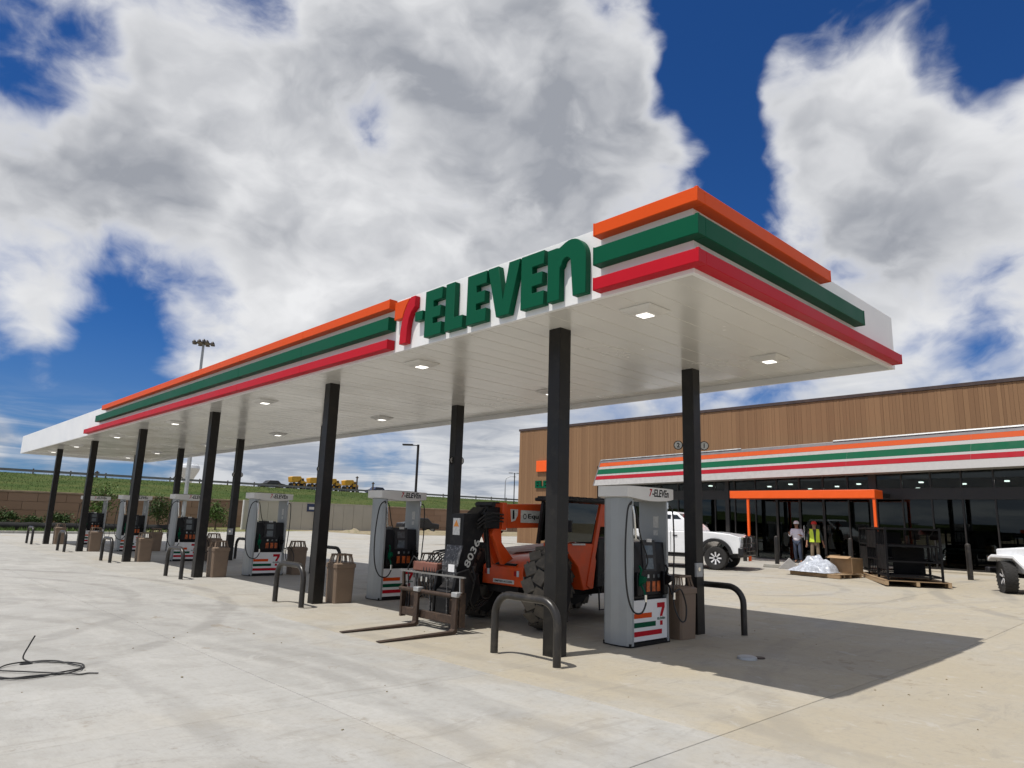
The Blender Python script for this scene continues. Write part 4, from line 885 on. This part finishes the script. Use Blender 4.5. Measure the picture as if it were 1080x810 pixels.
for (x0,y0,z0,x1,y1,z1) in ((-2.0,.73,.3,-.8,.74,1.0),(-.7,.73,.9,.7,.74,1.45),(.8,.73,.2,2.0,.74,.9),(-.76,-.6,.15,-.74,.3,.95),(.74,-.3,.6,.76,.6,1.4),(-2.0,-.735,1.2,-1.0,-.725,1.48),(0.1,-.735,1.18,1.2,-.725,1.46)): MB().box(x0,y0,z0,x1,y1,z1).build('panel', MT['rackblack'], rk)
for x in (-1.85,-1.62,-1.4,-1.15,-.95,-.5,-.25,0,.25,.5,.95,1.2,1.45,1.7): MB().box(x-.012,.70,.12,x+.012,.724,1.5).build('wire_divider', MT['rackblack'], rk)
for x in (-1.7,-1.3,.2,1.2,1.6): MB().box(x-.02,-.70,.58,x+.02,-.66,1.0).build('wire_divider', MT['machineblack'], rk)
MB().obox((-1.0,-.62,1.42),(1.5,.03,.16),rx=.5).build('price_channel', MT['machineblack'], rk); MB().box(1.55,-.735,.35,1.95,-.70,1.3).build('end_panel', MT['machineblack'], rk); MB().box(.95,-.64,.60,1.25,-.3,.9).build('tray', MT['card'], rk)

# ------------------------------------------------------------------ pallet with film and boxes
pa = math.atan2(-1.8,-.4)
p2 = T('wooden_pallet', (18.55,6.55,gz(18.6)), 'low wooden pallet under crumpled white plastic film and cardboard', 'pallet', rz=pa); slats(p2, 9, 1.9, 1.2, z=.11)
MB().box(-.9,-.5,.132,.0,.5,.20).build('spare_board', MT['pallet'], p2)
bx = T('cardboard_box', (18.9,5.95,gz(18.9)+.14), 'open brown cardboard box at the right end of the pallet', 'box', rz=pa)
for (a,b_,c,d_) in ((-.4,-.30,.4,-.29),(-.4,.29,.4,.30),(-.4,-.29,-.39,.29),(.39,-.29,.4,.29)): MB().box(a,b_,0,c,d_,.50).build('side', MT['card'], bx)
MB().obox((0,-.40,.52),(.78,.22,.008),rx=.35).build('flap', MT['card'], bx); MB().obox((-.5,0,.53),(.22,.56,.008),ry=-.4).build('flap', MT['card'], bx); MB().box(-.385,-.285,.0,.385,.285,.01).build('bottom', MT['card'], bx)
# crumpled film: height-field sheet with folds
from mathutils import noise as mn
nx, ny = 56, 36; mb = MB(); vs = []
for i in range(nx):
    for j in range(ny):
        u, v = i/(nx-1)*2-1, j/(ny-1)*2-1
        x, y = u*.80, v*.58
        hgt = .46*math.exp(-((u+.1)**2/.28+(v-.1)**2/.5)) + .24*math.exp(-((u-.6)**2/.12+v**2/.5))
        f1 = abs(mn.noise(Vector((u*2.2,v*2.2,3.1))))*.55 + abs(mn.noise(Vector((u*4,v*4,7.7))))*.16 + abs(mn.noise(Vector((u*12,v*12,1.7))))*.04
        ed = max(abs(u),abs(v)); z = .16 + hgt*(1-.2*f1) + f1*.42*(1-ed**3)
        z = max(.145, z - .10*max(0,(ed-.78)/.22))
        vs.append((x+mn.noise(Vector((u*3,v*3,11)))*.10, y+mn.noise(Vector((u*3,v*3,19)))*.10, z))
mb.add(vs, [(i*ny+j,(i+1)*ny+j,(i+1)*ny+j+1,i*ny+j+1) for i in range(nx-1) for j in range(ny-1)])
pf = mb.build('plastic_film', MT['plastic'], sharp=170, loc=(18.45,6.85,gz(18.5)), rz=pa); tag(pf, 'crumpled heap of whitish plastic film on the low pallet', 'plastic film')
sd = pf.modifiers.new('solid','SOLIDIFY'); sd.thickness = .003
wb = MB().prism([(-.42,0),(0,.42),(.42,0)],'y',-.05,.05).build('warning_board', MT['stripewhite'], loc=(20.6,8.75,gz(20.6)), rz=R(-60), bevel=.01); tag(wb, 'small pale triangular board left of the plastic heap', 'board')
ls = MB().prism([(-.7,0),(-.66,.13),(.66,.13),(.7,0)],'y',-.12,.12).build('wheel_stop', MT['concrete_far'], loc=(20.9,9.2,gz(20.9)), rz=R(-75), bevel=.02); tag(ls, 'short concrete wheel stop lying by the left bollard', 'wheel stop')

# ------------------------------------------------------------------ people
def skin_obj(name, verts, edges, radii, mat, parent, root=0, sub=2):
    me = bpy.data.meshes.new(name); me.from_pydata(verts, edges, []); me.materials.append(MT[mat])
    o = bpy.data.objects.new(name, me); COL.objects.link(o); o.parent = parent
    sk = o.modifiers.new('skin','SKIN'); sk.use_smooth_shade = True
    if not me.skin_vertices:
        bm = bmesh.new(); bm.from_mesh(me); bm.verts.layers.skin.verify(); bm.to_mesh(me); bm.free()
    for i, r in enumerate(radii):
        me.skin_vertices[0].data[i].radius = r if isinstance(r, tuple) else (r, r)
        me.skin_vertices[0].data[i].use_root = (i == root)
    s = o.modifiers.new('sub','SUBSURF'); s.levels = sub; s.render_levels = sub
    return o
def person(loc, rz, lab, arms, legs, shirt, pants, helmet, vest=False, H=1.76):
    t = T('person', loc, lab, 'person', rz=rz)
    # faces +X; arms: list of two (elbow, wrist), legs: two (knee, ankle, toe)
    V, E2, Rd = [], [], []
    def v(p, r): V.append(p); Rd.append(r); return len(V)-1
    def e(a, b): E2.append((a,b))
    pel = v((0,0,.95),(.13,.16)); wa = v((0,0,1.10),(.105,.14)); ch = v((.01,0,1.32),(.115,.165)); nk = v((0,0,1.47),(.06,.065)); hb = v((.02,0,1.56),(.068,.07)); hd_ = v((.025,0,1.66),(.09,.078)); tp = v((.02,0,1.735),(.06,.055))
    for a,b in ((pel,wa),(wa,ch),(ch,nk),(nk,hb),(hb,hd_),(hd_,tp)): e(a,b)
    sh, hp, hands = [], [], []
    for k, s in enumerate((1,-1)):
        a = v((0,s*.19,1.40),.062); e(ch,a); el = v(arms[k][0],.045); e(a,el); wr = v(arms[k][1],.030); e(el,wr); sh.append((a,el,wr))
        d = (Vector(arms[k][1])-Vector(arms[k][0])).normalized(); w_ = Vector(arms[k][1]); side = d.cross(Vector((0,0,1))); side = (side.normalized() if side.length > .1 else Vector((0,1,0)))
        pm2 = v(tuple(w_+d*.06),(.036,.022)); e(wr,pm2)
        for q in range(4):
            b1 = v(tuple(w_+d*.10+side*(q-1.5)*.019),.010); e(pm2,b1); b2 = v(tuple(w_+d*(.165-.008*abs(q-1.5))+side*(q-1.5)*.020-Vector((0,0,.018))),.008); e(b1,b2)
        t1 = v(tuple(w_+d*.06-side*.045+Vector((0,0,.01))),.011); e(pm2,t1); t2 = v(tuple(w_+d*.10-side*.055),.009); e(t1,t2)
        h = v((0,s*.095,.90),(.10,.095)); e(pel,h); kn = v(legs[k][0],.062); e(h,kn); an_ = v(legs[k][1],.042); e(kn,an_); to = v(legs[k][2],(.045,.03)); e(an_,to); hp.append((h,kn,an_,to))
    skin_obj('body', V, E2, Rd, 'skin', t)
    g = lambda i: V[i]
    def grow(r, f): return tuple(x*f+.008 for x in r) if isinstance(r,tuple) else r*f+.008
    # shirt
    SV = [(0,0,.90),g(wa),g(ch),(0,0,1.44)]; SR = [(.15,.19),(.13,.17),grow(Rd[ch],1.08),(.085,.11)]; SE = [(0,1),(1,2),(2,3)]
    for a,el,wr in sh:
        i = len(SV); fr_ = .55; mid = tuple(Vector(g(el)).lerp(Vector(g(wr)),fr_)); SV += [g(a),g(el),mid]; SR += [.082,.066,.05]; SE += [(2,i),(i,i+1),(i+1,i+2)]
    skin_obj('shirt', SV, SE, SR, shirt, t)
    SV = [(0,0,.97)]; SR = [(.115,.145)]; SE = []
    for h,kn,an_,to in hp:
        i = len(SV); SV += [g(h),g(kn),tuple(Vector(g(kn)).lerp(Vector(g(an_)),.93))]; SR += [(.10,.09),.078,.062]; SE += [(0,i),(i,i+1),(i+1,i+2)]
    skin_obj('trousers', SV, SE, SR, pants, t)
    for h,kn,an_,to in hp:
        A, B = Vector(g(an_)), Vector(g(to))
        skin_obj('boot', [tuple(A+Vector((0,0,.06))),tuple(A+Vector((-.01,0,-.03))),tuple(B)], [(0,1),(1,2)], [.056,(.06,.05),(.055,.04)], 'boot', t)
    MB().lathe([(.118,0),(.118,.02),(.112,.055),(.088,.105),(.045,.135),(.0001,.142)], (.02,0,1.675), n=20).build('hard_hat', MT[helmet], t)
    MB().prism([(.09,-.08),(.19,-.055),(.20,0),(.19,.055),(.09,.08)],'z',1.675,1.687).build('hat_brim', MT[helmet], t)
    for s in (-1,1):
        MB().lathe([(.0001,-.012),(.012,0),(.0001,.012)], (.108,s*.032,1.655),'x',8).build('eye', MT['machineblack'], t); MB().lathe([(.0001,-.02),(.02,0),(.0001,.02)], (.02,s*.082,1.64),'y',8).build('ear', MT['skin'], t)
    MB().prism([(.10,1.66),(.14,1.615),(.10,1.605)],'y',-.014,.014).build('nose', MT['skin'], t); MB().box(.098,-.025,1.585,.106,.025,1.592).build('mouth', MT['hood'], t)
    if vest:
        for s in (-1,1):
            MB().loft([[(.165,s*.03,.92),(.10,s*.215,.92),(-.10,s*.215,.92),(-.165,s*.0,.92)],[(.15,s*.045,1.15),(.09,s*.19,1.15),(-.09,s*.19,1.15),(-.15,s*.0,1.15)],[(.155,s*.06,1.33),(.08,s*.205,1.33),(-.09,s*.205,1.33),(-.15,s*.0,1.33)],[(.09,s*.08,1.47),(.04,s*.19,1.475),(-.06,s*.19,1.475),(-.10,s*.0,1.48)]]).build('vest_half', MT['vest'], t, bevel=.01)
    return t
to_cam = lambda x, y: math.atan2(CAM.y-y, CAM.x-x)
person((24.15,10.02,gz(24.15)), to_cam(24.15,10.02)-.25, 'worker in white shirt, jeans and white hard hat, hands raised in front', [((.06,.27,1.14),(.30,.20,1.20)),((.10,-.27,1.16),(.36,-.22,1.27))], [((.04,.11,.50),(-.04,.13,.09),(.10,.15,.04)),((-.02,-.10,.49),(-.16,-.11,.10),(-.02,-.13,.04))], 'shirt','jeans','helmetw')
person((24.2,9.28,gz(24.2)), to_cam(24.2,9.28)+.15, 'worker in yellow safety vest, dark shirt and red hard hat', [((-.02,.28,1.12),(.06,.33,.86)),((-.02,-.28,1.12),(.06,-.33,.86))], [((.03,.12,.49),(0,.13,.09),(.14,.15,.04)),((.03,-.12,.49),(0,-.13,.09),(.14,-.15,.04))], 'tee','khaki','helmetr', vest=True)

# ------------------------------------------------------------------ background
rw = T('retaining_wall', (20,67,0), 'long brown block retaining wall below the grass slope', 'wall')
tag(MB().box(-80,.13,-.1,110,.8,2.86).build('wall_core', MT['block'], rw), None)
bw, bh = 2.1, .70
bmesh_ = MB().box(.015,-.08,.012,bw-.015,.15,bh-.012).mesh('block', MT['block'])
for r_ in range(4):
    for i in range(38):
        o = inst('block', bmesh_, rw, (-26+i*bw+(bw/2 if r_ % 2 else 0), random.uniform(-.03,.0), r_*bh+.03))
mb = MB(); mb.box(-80,-.16,2.84,110,.45,3.0); mb.build('wall_cap', MT['cap'], rw, bevel=.02)
# grass slope and highway
nx, ny = 150, 26; vs = []
for i in range(nx):
    for j in range(ny):
        x = -260+i*4.4; t = j/(ny-1); y = 67.5+t*31.5
        z = 2.88 + 2.78*(t**.85) + (mn.noise(Vector((x*.06,y*.12,0)))*.25 + mn.noise(Vector((x*.3,y*.3,5)))*.10)*math.sin(math.pi*t)
        vs.append((x,y,z))
tag(MB().add(vs, [(i*ny+j,(i+1)*ny+j,(i+1)*ny+j+1,i*ny+j+1) for i in range(nx-1) for j in range(ny-1)]).build('grass_slope', MT['grass']), kind='structure')
tag(MB().box(-300,98.9,5.3,420,118,5.66).build('highway', MT['asphalt']), kind='structure')
tag(MB().box(-600,118,0,700,119,5.5).build('far_embankment', MT['grass']), kind='structure')
gr_ = T('guard_rail', (0,99.2,5.45), 'low steel guard rail along the top of the grass slope', 'guard rail')
MB().prism([(-.06,.42),(-.02,.50),(-.06,.57),(-.02,.64),(-.06,.72),(-.02,.72),(.02,.64),(-.02,.57),(.02,.50),(-.02,.42)],'x',-80,170).build('rail', MT['rim'], gr_)
gp_ = MB().box(-.07,-.0,-.3,.07,.16,.85).mesh('post', MT['bark'])
for i in range(62): inst('post', gp_, gr_, (-78+i*4.0,0,0))
# grass tufts at the wall foot and the slope
rg = random.Random(11)
def tufts(name, n, fx, mat, lab, h0, h1):
    mb = MB()
    for _ in range(n):
        x, y, z = fx(); a = rg.uniform(0,math.pi); h = rg.uniform(h0,h1); w_ = h*.16; dx, dy = math.cos(a)*w_, math.sin(a)*w_; lx, ly = rg.uniform(-.4,.4)*h, rg.uniform(-.4,.4)*h
        mb.add([(x-dx,y-dy,z),(x+dx,y+dy,z),(x+lx,y+ly,z+h)],[(0,1,2)])
    return tag(mb.build(name, MT[mat], flat=True), lab, 'grass', kind='stuff')
tufts('grass', 9000, lambda: (rg.uniform(-15,24), rg.uniform(51.6,66.4), -.03), 'leaf', 'rough grass between the kerb and the retaining wall', .08, .35)
def on_slope():
    x = rg.uniform(-10,95); t = rg.random(); return (x, 67.5+t*31, 2.88+2.78*(t**.85))
tufts('slope_grass', 22000, on_slope, 'slopeleaf', 'tall grass on the slope below the highway', .06, .18)
# shrubs and young trees
def foliage(parent, name, c, rad, n, ls, mat, seed, clumps=14):
    r0 = random.Random(seed); mb = MB()
    cl = []
    for _ in range(clumps):
        d = Vector((r0.gauss(0,1),r0.gauss(0,1),r0.gauss(0,1))).normalized()*r0.uniform(.25,.85); cl.append((Vector((c[0]+d.x*rad[0],c[1]+d.y*rad[1],c[2]+d.z*rad[2])), r0.uniform(.22,.45)))
    for _ in range(n):
        cc, s = r0.choice(cl); p = cc + Vector((r0.gauss(0,1)*rad[0],r0.gauss(0,1)*rad[1],r0.gauss(0,1)*rad[2]))*s*.6
        nr = Vector((r0.gauss(0,1),r0.gauss(0,1),r0.gauss(0,1)+.5)).normalized(); a = nr.orthogonal().normalized(); b = nr.cross(a); l = ls*r0.uniform(.6,1.3)
        mb.add([p-a*l, p+b*l*.45, p+a*l, p-b*l*.45],[(0,1,2,3)])
    return mb.build(name, MT[mat], parent, flat=True)
for i, (x, y, w_, h) in enumerate([(-2.2,62.6,.9,1.3),(.8,62.4,.9,1.4),(2.9,62.8,1.0,1.5),(4.6,62.3,.9,1.35),(6.6,62.7,1.1,1.5),(8.6,62.4,.8,1.2)]):
    t = T('shrub', (x,y,-.03), ['round green shrub cut by the left edge, below the retaining wall','leftmost green shrub below the retaining wall, left of the canopy','green shrub below the retaining wall, second from the left edge','green shrub just left of the farthest canopy column','green shrub between the two farthest canopy columns','small dark shrub behind the farthest fuel pump'][i], 'shrub', 'shrubs below the retaining wall')
    foliage(t,'foliage',(0,0,h*.5),(w_,w_*.8,h*.48),1500,.10,'leaf2',20+i); MB().tube([(0,0,0),(.03,.02,h*.3),(.0,.05,h*.6)],[.05,.04,.02],7).build('stem', MT['bark'], t)
def tree(x, y, h, w_, lab, seed, mat='leaf'):
    t = T('young_tree', (x,y,-.03), lab, 'tree', 'young trees below the retaining wall'); r0 = random.Random(seed)
    b = MB(); b.tube([(0,0,0),(.05,.02,h*.35),(.0,.06,h*.65),(.06,.0,h*.92)],[.08,.06,.04,.015],8)
    for k in range(9):
        z = h*(.3+.06*k); a = r0.uniform(0,6.28); l = w_*r0.uniform(.5,.9); b.tube([(.03,.02,z),(math.cos(a)*l*.5,math.sin(a)*l*.5,z+l*.35),(math.cos(a)*l,math.sin(a)*l,z+l*.55)],[.025,.016,.006],5)
    b.build('trunk', MT['bark'], t); foliage(t,'crown',(0,0,h*.62),(w_,w_*.9,h*.42),1500,.10,mat,seed,26)
tree(9.0,60.5,4.0,1.35,'young leafy tree behind the two farthest fuel pumps',31); tree(13.2,60.0,3.0,1.1,'young leafy tree behind the fourth fuel pump',32,'leaf2'); tree(17.8,59.5,2.9,1.2,'bushy young tree just left of the beige panel wall',33)
# silt fence
sf = T('silt_fence', (0,59.5,0), 'low black silt fence in front of the shrubs', 'fence')
vs = []; 
for i in range(141):
    x = -20+i*.25; q = mn.noise(Vector((x*.7,0,0)))*.05; vs += [(x,q,-.05),(x,q*1.6,.55+mn.noise(Vector((x*1.3,4,0)))*.06)]
o = MB().add(vs, [(2*i,2*i+2,2*i+3,2*i+1) for i in range(140)]).build('fabric', MT['silt'], sf); o.modifiers.new('solid','SOLIDIFY').thickness = .01
for i in range(16): MB().box(-20+2.3*i,.03,-.05,-19.96+2.3*i,.07,.75).build('stake', MT['bark'], sf)
# beige panel wall with a notice
bp = T('panel_wall', (27.3,60,.2), 'long beige panel wall with a small dark blue notice', 'wall')
pn = MB().box(-.56,-.05,0,.56,.05,2.62).mesh('panel', MT['beige'])
for i in range(12): inst('panel', pn, bp, (-6.3+1.145*i, random.uniform(-.012,.012), 0))
MB().box(-6.95,-.08,2.621,6.95,.08,2.72).build('top_rail', MT['beige'], bp); MB().box(-6.98,-.09,-.1,-6.88,.09,2.71).build('end_post', MT['trim'], bp)
nb = MB().box(-.65,-.11,1.85,.7,-.07,2.6).build('notice', MT['blue'], bp); MB().box(-.45,-.116,2.05,.45,-.111,2.3).build('notice_lettering', MT['sticker'], nb)
# dirt heaps
for i, (x, y, w_, h) in enumerate([(26.0,50.0,1.6,.35),(33.5,49.0,2.2,.4)]):
    vs = []; n1 = 22
    for a in range(n1):
        for b in range(n1):
            u, v = a/(n1-1)*2-1, b/(n1-1)*2-1; rr2 = min(1, math.hypot(u,v)); vs.append((u*w_, v*w_*.7, h*(1-rr2)**1.2*(1+.8*mn.noise(Vector((u*3,v*3,i))))+.04*mn.noise(Vector((u*9,v*9,i)))*(1-rr2)-.02))
    tag(MB().add(vs, [(a*n1+b,(a+1)*n1+b,(a+1)*n1+b+1,a*n1+b+1) for a in range(n1-1) for b in range(n1-1)]).build('dirt_heap', MT['dirt'], loc=(x,y,gz(x))), ['low brown dirt heap in front of the beige panel wall','low brown dirt heap right of the beige panel wall'][i], 'dirt heap', 'dirt heaps')
tag(MB().box(24.2,44.5,.30,70,51.0,.345).build('dirt_strip', MT['dirt']), kind='structure')
# lamp posts
def lamp_post(x, y, z0, h, lab, arms=1, mat='black', th_=.055):
    t = T('lamp_post', (x,y,z0), lab, 'street lamp', 'lot lamp posts')
    MB().box(-th_,-th_,.4,th_,th_,h).build('pole', MT[mat], t, bevel=.01); MB().lathe([(.25,-.1),(.25,.6),(.2,.65)],(0,0,0),n=16).build('base', MT['concrete_far'], t)
    for s in ((-1,) if arms == 1 else (-1,1)):
        k = rt*s
        MB().bar((0,0,h-.06),(k.x*.35,k.y*.35,h-.04),.05,.05).build('arm', MT[mat], t); MB().obox((k.x*.62,k.y*.62,h-.03),(.62,.32,.09),rz=math.atan2(k.y,k.x)).build('lamp_head', MT[mat], t, bevel=.01)
lamp_post(18.05,30,gz(18)-.01,5.85,'dark square lamp post behind the second fuel pump'); lamp_post(69,75,.34,8.8,'dark twin-head lamp post left of the timber store', 2)
t = T('highway_lamp', (99.6,110,5.66), 'thin grey curved highway lamp left of the timber store', 'street lamp')
MB().tube([(0,0,0),(0,0,4.6),(.15,-.1,5.3),(.8,-.5,5.75),(1.4,-.9,5.8)],[.14,.10,.08,.06,.05],8).build('pole', MT['galv'], t); MB().obox((1.7,-1.1,5.78),(.8,.25,.12),rz=-.57).build('lamp_head', MT['galv'], t)
t = T('high_mast_light', (35.2,120,0), 'tall high mast highway light above the canopy roofline', 'street lamp')
MB().tube([(0,0,0),(0,0,31)],[.42,.20],12).build('pole', MT['galv'], t); MB().lathe([(1.1,30.7),(1.25,30.8),(1.1,30.9)],(0,0,0),n=20).build('ring', MT['bronze'], t)
for i in range(8):
    a = i*math.pi/4; MB().bar((0,0,30.8),(math.cos(a)*1.2,math.sin(a)*1.2,30.85),.08,.08).build('arm', MT['bronze'], t); MB().lathe([(.10,.30),(.36,-.05),(.38,-.22),(.0001,-.24)],(math.cos(a)*1.6,math.sin(a)*1.6,30.85),n=12).build('lamp_head', MT['bronze'], t)
MB().lathe([(.25,31.0),(.3,31.3),(.12,31.6)],(0,0,0),n=12).build('cap', MT['bronze'], t)
t = T('grey_pole', (14.5,58,-.03), 'plain grey pole rising behind the fourth fuel pump', 'pole'); MB().tube([(0,0,0),(0,0,6.8)],[.17,.15],12).build('shaft', MT['galv'], t); MB().box(-.3,-.3,2.6,.3,.3,3.0).build('collar', MT['galv'], t, bevel=.03)
t = T('water_tower', (95.5,300,0), 'white bowl shaped water tower beyond the highway', 'water tower')
MB().lathe([(1.0,0),(.95,10.5),(1.3,12.5),(2.6,15.5),(3.9,18.0),(4.3,19.2),(4.0,20.3),(2.6,21.2),(.0001,21.6)],(0,0,0),n=36).build('bowl', MT['tower'], t); MB().tube([(3.6,0,21.0),(2.55,2.55,21.0),(0,3.6,21.0),(-2.55,2.55,21.0),(-3.6,0,21.0),(-2.55,-2.55,21.0),(0,-3.6,21.0),(2.55,-2.55,21.0),(3.6,0,21.0)],.08,6).build('railing', MT['galv'], t)
for x, h, lab in ((57.8,2.9,'taller dark utility pole right of the yellow trucks'),(61.1,2.1,'short dark utility pole above the second fuel pump'),(17.8,1.0,'tiny dark marker post on the highway above the far columns')):
    t = T('utility_pole', (x,103,5.66), lab, 'pole', 'poles along the highway'); MB().tube([(0,0,0),(0,0,h)],[.16,.12],8).build('shaft', MT['bark'], t); MB().box(-.28,-.06,h-.3,.28,.06,h-.15).build('cross_arm', MT['bark'], t)
# yellow dump trucks on the highway
def dump_truck(x, lab):
    t = T('dump_truck', (x,106,5.66), lab, 'dump truck', 'yellow dump trucks on the highway')
    b = MB(); b.prism([(-1.55,.95),(-1.75,2.0),(-1.3,2.15),(.35,2.25),(.6,1.75),(-.4,.95)],'y',-.85,.85); b.build('dump_body', MT['yellow'], t, bevel=.04)
    b = MB(); b.prism([(.45,.75),(.45,1.9),(1.1,1.9),(1.25,1.3),(1.75,1.15),(1.8,.7)],'y',-.75,.75); cb_ = b.build('cab', MT['yellow'], t, bevel=.05)
    b = MB(); b.box(.6,-.765,1.35,1.08,-.755,1.8); b.build('window', MT['carglass'], cb_); b = MB(); b.box(-1.5,-.4,.55,1.6,.4,.78); b.build('frame', MT['carblack'], t)
    for q in (-1.05,-.1,1.25):
        for s in (-1,1): wheel(t, (q, s*.72, .45), .45, .34, .22, rim='yellow')
    return t
def trailer(x, lab):
    t = T('flatbed_trailer', (x,106,5.66), lab, 'trailer', 'flatbed trailers on the highway')
    MB().box(-1.6,-.9,.42,1.6,.9,.55).build('deck', MT['carblack'], t)
    for q in (-1.2,-.6,1.2):
        for s_ in (-1,1): wheel(t, (q,s_*.75,.28), .28, .2, .16)
TXS = [(48.2,'leftmost'),(51.5,'second'),(54.8,'third'),(58.2,'rightmost')]
d0 = None
for x, nm in TXS:
    lab = {'leftmost':'leftmost yellow dump truck on the highway','second':'second yellow dump truck on the highway, left of a canopy column','third':'third yellow dump truck on the highway, right of a canopy column','rightmost':'rightmost yellow dump truck on the highway'}[nm]
    if d0 is None: d0 = t = dump_truck(x, lab)
    else: t = copy_tree(d0)
    place(t,(x,106,6.215),0,lab); t.scale = (.8,.8,.8); trailer(x, f'dark flatbed trailer under the {nm} yellow dump truck')
# far cars
def far_car(x, y, z, mat, lab, rz=0.0, s=1.0):
    t = T('parked_car', (x,y,z), lab, 'car', rz=rz)
    b = MB(); b.prism([(-2.1*s,.35),(-2.1*s,.85),(-1.3*s,.95),(-.8*s,1.42),(.7*s,1.45),(1.2*s,1.0),(2.0*s,.88),(2.1*s,.4)],'y',-.85,.85); bo_ = b.build('body', MT[mat], t, bevel=.08)
    for q in (-1,1): MB().prism([(-.95*s,.97),(-.68*s,1.34),(.6*s,1.36),(.98*s,1.0)],'y',q*.852,q*.858).build('window', MT['carglass'], bo_)
    MB().add([(1.0*s,-.7,1.12),(1.0*s,.7,1.12),(.78*s,.65,1.38),(.78*s,-.65,1.38)],[(0,1,2,3)]).build('windscreen', MT['carglass'], bo_)
    for q in (-1.3*s,1.3*s):
        for w_ in (-1,1): wheel(t, (q,w_*.75,.34), .34, .22, .2)
far_car(45.9,55,.34,'carwhite','white car parked on the far lot left of the store', R(110)); far_car(36.8,55.5,.34,'carblack','dark car parked on the far lot behind the second fuel pump', R(170))
far_car(44.3,107,5.66,'carblack','dark car on the highway left of the yellow trucks'); far_car(64.5,107,5.66,'blue','dark blue car on the highway above the second fuel pump', math.pi)
# cable coil and fill cover
cr_ = random.Random(4); P = [(-4.36,6.02,.30),(-4.40,6.03,.20),(-4.44,6.04,.06),(-4.36,5.96,.012)]
for i in range(30):
    a = 1.75-i*.40; k_ = 1+.10*math.sin(i*1.3); P.append((-4.40+.42*k_*math.cos(a), 5.55+.42*k_*math.sin(a), .012+.010*abs(math.sin(i*.9))))
P += [(-4.20,5.14,.02),(-4.08,5.05,.012),(-3.99,5.06,.012),(-3.90,5.00,.012)]
PP = []
for i in range(len(P)-1):
    a, b, c, d = (Vector(P[max(0,min(len(P)-1,i+q))]) for q in (-1,0,1,2))
    for q in range(5):
        u = q/5; PP.append(.5*((2*b)+(c-a)*u+(2*a-5*b+4*c-d)*u*u+(3*b-a-3*c+d)*u**3))
cbl = MB().tube(PP, .008, 6).build('cable', MT['rubber']); tag(cbl, 'loose black cable lying coiled on the bare concrete', 'cable')
fcv = T('fill_cover', (3.12,1.22,.002), 'round metal fuel fill cover set in the shaded concrete', 'cover')
MB().lathe([(.135,0),(.128,.03),(.10,.04),(.0001,.04)],(0,0,0),n=28).build('lid', MT['galv'], fcv); MB().lathe([(.085,0),(.085,.012),(.0001,.014)],(.19,-.07,0),n=24).build('plug', MT['rust'], fcv)
# small debris
rd = random.Random(9); mb = MB()
for _ in range(70):
    x = rd.uniform(-6,9); y = rd.uniform(-3,9)
    if (x-CAM.x)**2+(y-CAM.y)**2 < 9: continue
    s = rd.uniform(.005,.015); mb.obox((x,y,s*.35+.001),(s*rd.uniform(1,2.2),s,s*.7),rd.uniform(-.3,.3),0,rd.uniform(0,3))
tag(mb.build('gravel', MT['dirt'], flat=True), 'scattered small stones on the concrete', 'gravel', kind='stuff')
